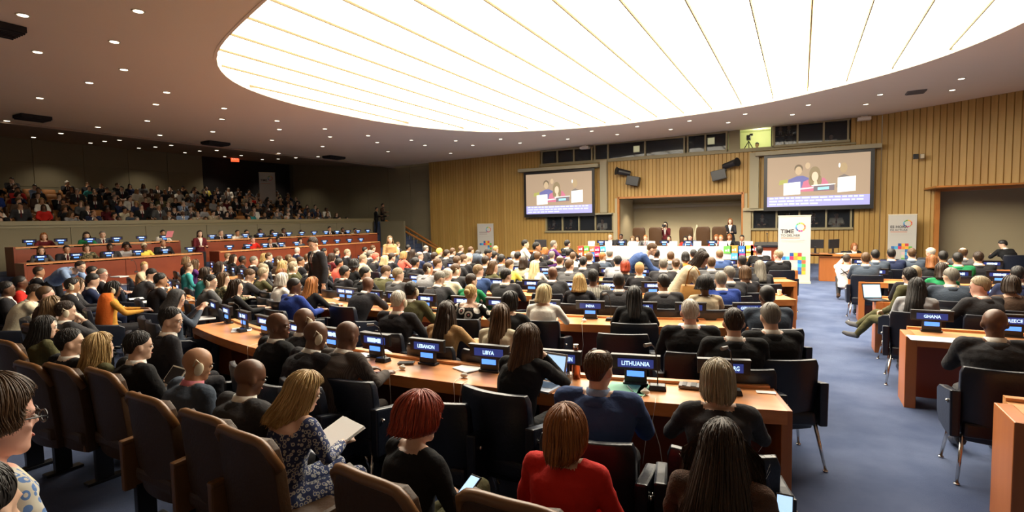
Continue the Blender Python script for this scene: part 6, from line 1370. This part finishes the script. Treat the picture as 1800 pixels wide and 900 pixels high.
for r in range(8):
    X = -22.95-1.05*r; zf = 1.20+.265*r
    ya = onX(-30, 350, X).y; yb = onX(615-17.5*r, 350, X).y; n_ = int((yb-ya)/.66); c_ = 0
    for i in range(n_):
        y = ya+(yb-ya)*(i+.5)/n_+rnd.uniform(-.04, .04); occ = rnd.random() < (.92 if y > ya+(yb-ya)*.25 else .78)
        s = T if first else dup(T, (0, 0, 0), 0); first = False; s.location = (X, y, zf-.02); s.rotation_euler = (0, 0, D2R(-90))
        tag(s, '%s orange-tan seat, %s from left in the %s gallery row' % ('occupied' if occ else 'empty', nth(i), rowg[r]), 'seat', 'gallery seats')
        if occ:
            sex = rnd.choice('mf'); hair = rnd.choice(['short', 'short', 'short', 'thin', 'ring', 'wavy'] if sex == 'm' else ['bob', 'mid', 'long', 'short', 'bun', 'curly']); hc = rnd.choice('kkkkddbbgly' if sex == 'f' else 'kkkkddbbgw')
            sk = rnd.choice('LLLMMD'); top = rnd.choice(tops); pose = rnd.choice(['lap', 'rest', 'chin', 'phone', 'lap'])
            if r > 1:
                me, j = body_for(sex, pose, rnd.choice((0, 40, -40)), .040, 'trousers', v=(sex == 'm')); rz = D2R(-90+rnd.uniform(-22, 10)); M = Matrix.Translation((X+rnd.uniform(-.05, .05), y, zf+rnd.uniform(-.05, .05))) @ Matrix.Rotation(rz, 4, 'Z')
                crowd.put(me, M, [SKIN[sk], cloth(top), cloth('dark'), M_black, cloth('white'), cloth('maroon')])
                if hair not in simple_hair: simple_hair[hair] = hair_mesh(STY[hair], 18, 6, 3)
                crowd.put(simple_hair[hair], M @ Matrix.Translation(j['hc']) @ Matrix.Rotation(j['head'][0], 4, 'Z') @ Matrix.Rotation(j['head'][1], 4, 'X'), [mat_hair('hair_'+HC[hc][0].replace(' ', '_'), HC[hc][1], HC[hc][2])]); continue
            me, j = body_for(sex, pose, rnd.choice((0, 0, 40, -40)), .024, 'trousers', v=(sex == 'm'))
            o = tag(link('person', me, None, (X+rnd.uniform(-.05, .05), y, zf+rnd.uniform(-.05, .05)), (0, 0, D2R(-90+rnd.uniform(-22, 10)))), '%s, %s from left, %s gallery row' % (describe(sex, hair, hc, top), nth(i), rowg[r]), 'person', 'spectators in the gallery')
            dress(o, j, sk, top, hair, hc, seed=rnd.randint(0, 3))
me = bpy.data.meshes.new('gallery_crowd'); me.from_pydata(np.concatenate(crowd.v).tolist(), [], crowd.f)
for m in crowd.mats: me.materials.append(m)
me.polygons.foreach_set('material_index', crowd.m); me.polygons.foreach_set('use_smooth', [True]*len(me.polygons)); me.update()
tag(link('gallery_crowd', me), 'dense seated crowd filling the upper gallery rows behind the first two', 'crowd', kind='stuff')
# ================================================================== THINGS ON THE DESKS
def on_row(n, x, back=.2): a = rang(n, x); return (x-math.sin(a)*back, yrow(n, x)+math.cos(a)*back, .752), a
def mic(n, x, lab, z=.752, pos=None):
    (px_, py_, _), a = on_row(n, x, .30) if pos is None else (pos, 0)
    T = thing('microphone', lab, 'microphone', (px_, py_, z), a)
    b = MB(); b.box((0, 0, .018), (.13, .09, .036), taper=.85); link('base', b.mesh('base', M_black, bevel=.004), T)
    b = MB(); b.tube([(0, .02, .03), (.0, .01, .20), (-.02, -.02, .32), (-.05, -.06, .36)], .005, n=6); link('gooseneck', b.mesh('gooseneck', M_black), T)
    b = MB(); b.tube([(-.045, -.055, .355), (-.09, -.10, .352)], [.012, .015], n=8); link('capsule', b.mesh('capsule', M_grey), T); return T
def ear_set(n, x, lab, back=.16):
    p, a = on_row(n, x, back); b = MB(); b.ell((0, 0, .018), (.034, .022, .018), 0, 12, 8); b.ell((0, .012, .030), (.016, .014, .014), 0, 10, 6)
    b.tube([(0, -.02, .01), (-.02, -.10, .004), (.0, -.17, .0), (.015, -.18, -.25), (-.01, -.18, -.45)], .0025, n=5)
    return tag(link('earpiece', b.mesh('earpiece', M_white, smooth=True), None, p, (0, 0, a)), lab, 'earpiece')
xa = lambda x, y: at(x, y, .76).x
mic(0, xa(706, 622), 'black conference microphone right of the pinstriped man on the nearest desk'); mic(0, xa(1180, 672), 'black gooseneck microphone right of the LITHUANIA display'); mic(0, xa(1305, 700), 'black desk phone-like microphone before the LUXEMBOURG display')
mic(0, xa(432, 578), 'black microphone beside the white papers on the nearest desk, left part'); mic(1, xa(776, 545), 'black microphone on the second desk left of the floral blouse'); mic(1, xa(1083, 563), 'black microphone between the two displays on the second desk')
mic(1, xa(585, 517), 'black microphone on the second desk by the ginger-haired woman')
for n in (0,):
    for i, (x, y) in enumerate(((236, 478), (244, 490), (252, 500), (262, 510), (272, 518))):
        v = at(x, y, .76); mic(0, v.x, 'black microphone on the left desk end, %s from the far end' % nth(i))
ear_set(0, xa(764, 626), 'white earpiece on the nearest desk by the LEBANON display'); ear_set(0, xa(853, 645), 'white earpiece on the nearest desk by the LIBYA display'); ear_set(0, xa(1152, 680), 'white earpiece with cable before the LITHUANIA display')
ear_set(1, xa(1045, 558), 'white earpiece on the second desk by the INDIA display'); ear_set(1, xa(1139, 566), 'white earpiece on the second desk right of the black-haired woman'); ear_set(0, xa(502, 592), 'white earpiece on the nearest desk between the shaved men')
def flatthing(x, y, w_, h_, rz, lab, m=M_paper, n=1, z=.752, th=.002, cat='papers'): v = at(x, y, z); return sheet((v.x, v.y, z+.003), (0, 0, rz), w_, h_, lab, m=m, n=n, th=th, cat=cat)
phone(at(714, 638, .76)+Vector((0, 0, .004)), (0, 0, -1.1), 'black mobile phone lying on the nearest desk')
flatthing(824, 648, .22, .20, -.4, 'small white notepad on the nearest desk left of the LIBYA display', n=3); flatthing(660, 622, .21, .29, -.5, 'white sheets beside the pinstriped man', n=2); flatthing(425, 580, .30, .22, -.7, 'white papers on the left part of the nearest desk', n=2)
flatthing(362, 560, .32, .24, -.6, 'white booklet curled at the left end of the nearest desk', n=3, th=.004); flatthing(1103, 683, .30, .28, .1, 'green folder sheet lying before the LITHUANIA display', m=mat('green_paper', (.20, .52, .36), .7)); flatthing(1129, 683, .05, .28, .1, 'white sheet edge under the green folder')
flatthing(1345, 690, .13, .06, .2, 'small white card at the right end of the nearest desk'); flatthing(240, 525, .30, .22, -.4, 'white paper at the left desk end by the woman in ochre'); flatthing(262, 530, .32, .22, -.3, 'second white paper right at the corner of the left desk end'); flatthing(215, 500, .25, .30, -.2, 'white paper further along the left desk'); flatthing(210, 487, .35, .25, .2, 'newspapers heaped on the left desk', n=4, th=.006)
flatthing(604, 524, .42, .30, -.4, 'wide white papers on the second desk by the ginger-haired woman', n=2); flatthing(870, 552, .3, .25, -.1, 'white papers by the long-haired woman on the second desk'); flatthing(1215, 573, .30, .22, 0, 'white papers before the white-haired man on the second desk')
flatthing(1640, 597, .40, .24, 0, 'white papers by the GHANA display at the desk corner', n=3); flatthing(1370, 575, .2, .2, 0, 'cream sheet at the aisle end of the second desk'); flatthing(738, 497, .4, .25, -.2, 'papers on the third desk')
flatthing(1665, 545, .34, .24, .1, 'open white book by the woman with braids', n=4, th=.003)
b = MB(); b.tube([(-.07, 0, .004), (.07, 0, .004)], .004, n=6); v = at(1108, 685, .757); tag(link('pen', b.mesh('pen', M_black), None, v+Vector((0, 0, .004)), (0, 0, -1.0)), 'black pen on the green sheet', 'pen')
b = MB(); b.box((0, 0, .010), (.15, .11, .02)); b.box((-.035, 0, .022), (.03, .10, .004), 1); b.box((.03, 0, .022), (.04, .10, .004), 1); v = at(1212, 680, .757); tag(link('desk_socket', b.mesh('desk_socket', [M_grey, M_black]), None, v, (0, 0, .1)), 'black and grey socket plate set into the nearest desk', 'socket')
def laptop(pos, rz, lab, lit=True, w_=.33, shell=None, flip=False):
    T = thing('laptop', lab, 'laptop', pos, rz); sh = shell or M_grey
    b = MB(); b.box((0, 0, .009), (w_, .23, .016)); b.box((0, .02, .018), (w_*.88, .12, .002), 1); link('keyboard_base', b.mesh('keyboard_base', [sh, M_black], bevel=.003), T)
    b = MB(); b.box((0, .155, .125), (w_, .010, .225), rx=-.30); link('lid', b.mesh('lid', sh, bevel=.003), T)
    b = MB(); b.box((0, .148, .124), (w_*.91, .004, .195), rx=-.30); link('screen', b.mesh('screen', M_lap if lit else M_dark), T); return T
v = at(966, 668, .757); (q, a) = on_row(0, v.x, .12); laptop(q, a-.25, 'open laptop with bright screen in front of the long-haired woman', shell=mat('silver', (.45, .45, .45), .35, .8))
v = at(938, 562, .757); laptop((v.x, v.y, .752), .0, 'white-edged laptop with dark screen on the second desk', lit=False, w_=.30, shell=M_white)
v = at(1563, 548, .76); laptop((v.x-.02, RY[2]+.12, .752), .35, 'small laptop with bright blue screen at the aisle end of the third right-hand desk', w_=.26, shell=M_black)
for i, (x, y, n) in enumerate(((703, 460, 3), (880, 476, 2), (965, 466, 3), (463, 487, 1), (425, 470, 2), (1660, 463, 4), (1790, 466, 4))):
    v = at(x, y, .80); nn, a, blk = nearest_row(v.x, v.y-.3); Yv = (RY[nn] if blk == 'right' else yrow(nn, v.x))+.10; laptop((v.x, Yv, .752), a, 'distant laptop with bright screen among the crowd, %s listed' % nth(i) if False else ['laptop with blue screen left of the coral jacket', 'laptop left of the man in blue with the light brown hair', 'laptop with large bright screen near the grey hooded man', 'dark laptop near the royal blue suit', 'small laptop on the left block desk', 'laptop glowing white by the auburn-haired woman at the right', 'laptop at the right picture edge'][i])
# copper bottle, cup, glasses
v = at(1013, 664, .757); b = MB(); P = [(0, .034), (.17, .035), (.20, .028), (.225, .018), (.25, .018)]
rr = [[Vector((r*math.cos(a), r*math.sin(a), z)) for a in [2*math.pi*k/20 for k in range(20)]] for z, r in P]; b.loft(rr)
T = thing('bottle', 'copper-coloured metal bottle beside the laptop on the nearest desk', 'bottle', v); link('bottle_body', b.mesh('bottle_body', mat('copper', (.48, .17, .10), .25, .9), smooth=True), T); b = MB(); b.tube([(0, 0, .25), (0, 0, .275)], .021, n=16); link('cap', b.mesh('cap', M_chrome), T)
v = at(834, 633, .757); T = thing('paper_cup', 'dark paper cup with white lid left of the LIBYA display', 'cup', v); b = MB(); b.tube([(0, 0, 0), (0, 0, .10)], [.030, .040], n=16); link('cup_body', b.mesh('cup_body', mat('cup_navy', (.03, .03, .08), .5)), T); b = MB(); b.tube([(0, 0, .10), (0, 0, .115)], [.043, .038], n=16); link('lid', b.mesh('lid', M_white), T)
v = at(999, 672, .757); b = MB(); b.tube([(0, 0, 0), (0, 0, .07)], [.034, .038], n=14); tag(link('drinking_glass', b.mesh('drinking_glass', mat('clear_glass', (.5, .48, .42), .1, alpha=.45)), None, v), 'short drinking glass left of the copper bottle', 'glass')
for i, (x, y) in enumerate(((1323, 519), (1370, 519), (1333, 521), (1293, 520))):
    v = at(x, y, .757); b = MB(); b.tube([(0, 0, 0), (0, 0, .09)], [.026, .034], n=12); tag(link('paper_cup', b.mesh('paper_cup', M_white), None, v), 'white cup on the third desk near the aisle, %s from the left' % nth([1, 3, 2, 0][i]), 'cup', 'white cups on the third desk')
# thin white cables hanging from the nearest desks
for i, (x, y, w_) in enumerate(((827, 668, 'below the LIBYA display'), (1158, 700, 'below the LITHUANIA display'), (1120, 572, 'on the second desk front'))):
    n = 0 if i < 2 else 1; X = at(x, y, .75).x; a = rang(n, X); b = MB(); b.tube([(0, .08, .755), (0, -.012, .752), (-.02, -.02, .62), (.03, -.025, .45), (.05, -.02, .30), (-.02, 0, .2)], .0028, n=5)
    tag(link('cable', b.mesh('cable', M_white), None, (X, yrow(n, X), 0), (0, 0, a)), 'thin white cable hanging over the desk edge '+w_, 'cable')
# empty chair at the right block plus cut-off furniture
chair(1.62, RY[1]-.62, .10, 'black leather armchair under the man beside the GHANA display', 'black armchairs at the desks') if False else None
o = chair(1.72, RY[0]-.25, -.35, 'black armchair with chrome legs cut by the right picture edge', 'black armchairs at the desks')
# green plastic bag under the right-hand desk
b = MB(); b.ell((0, 0, .09), (.10, .07, .10), 0, 12, 8); b.ell((.05, .02, .16), (.05, .04, .07), 0, 10, 6); v = at(1560, 605, .1); tag(link('plastic_bag', b.mesh('plastic_bag', mat('green_plastic', (.04, .30, .05), .4), smooth=True), None, (v.x, v.y, 0)), 'small green bag on the floor under the second right-hand desk', 'bag')
for o in C.objects:      # tidy names: Blender suffixes only
    pass
if M_trimw: bpy.data.objects['wall_stair'].name = 'wall_stair'
bpy.context.scene.collection.children.link(C)
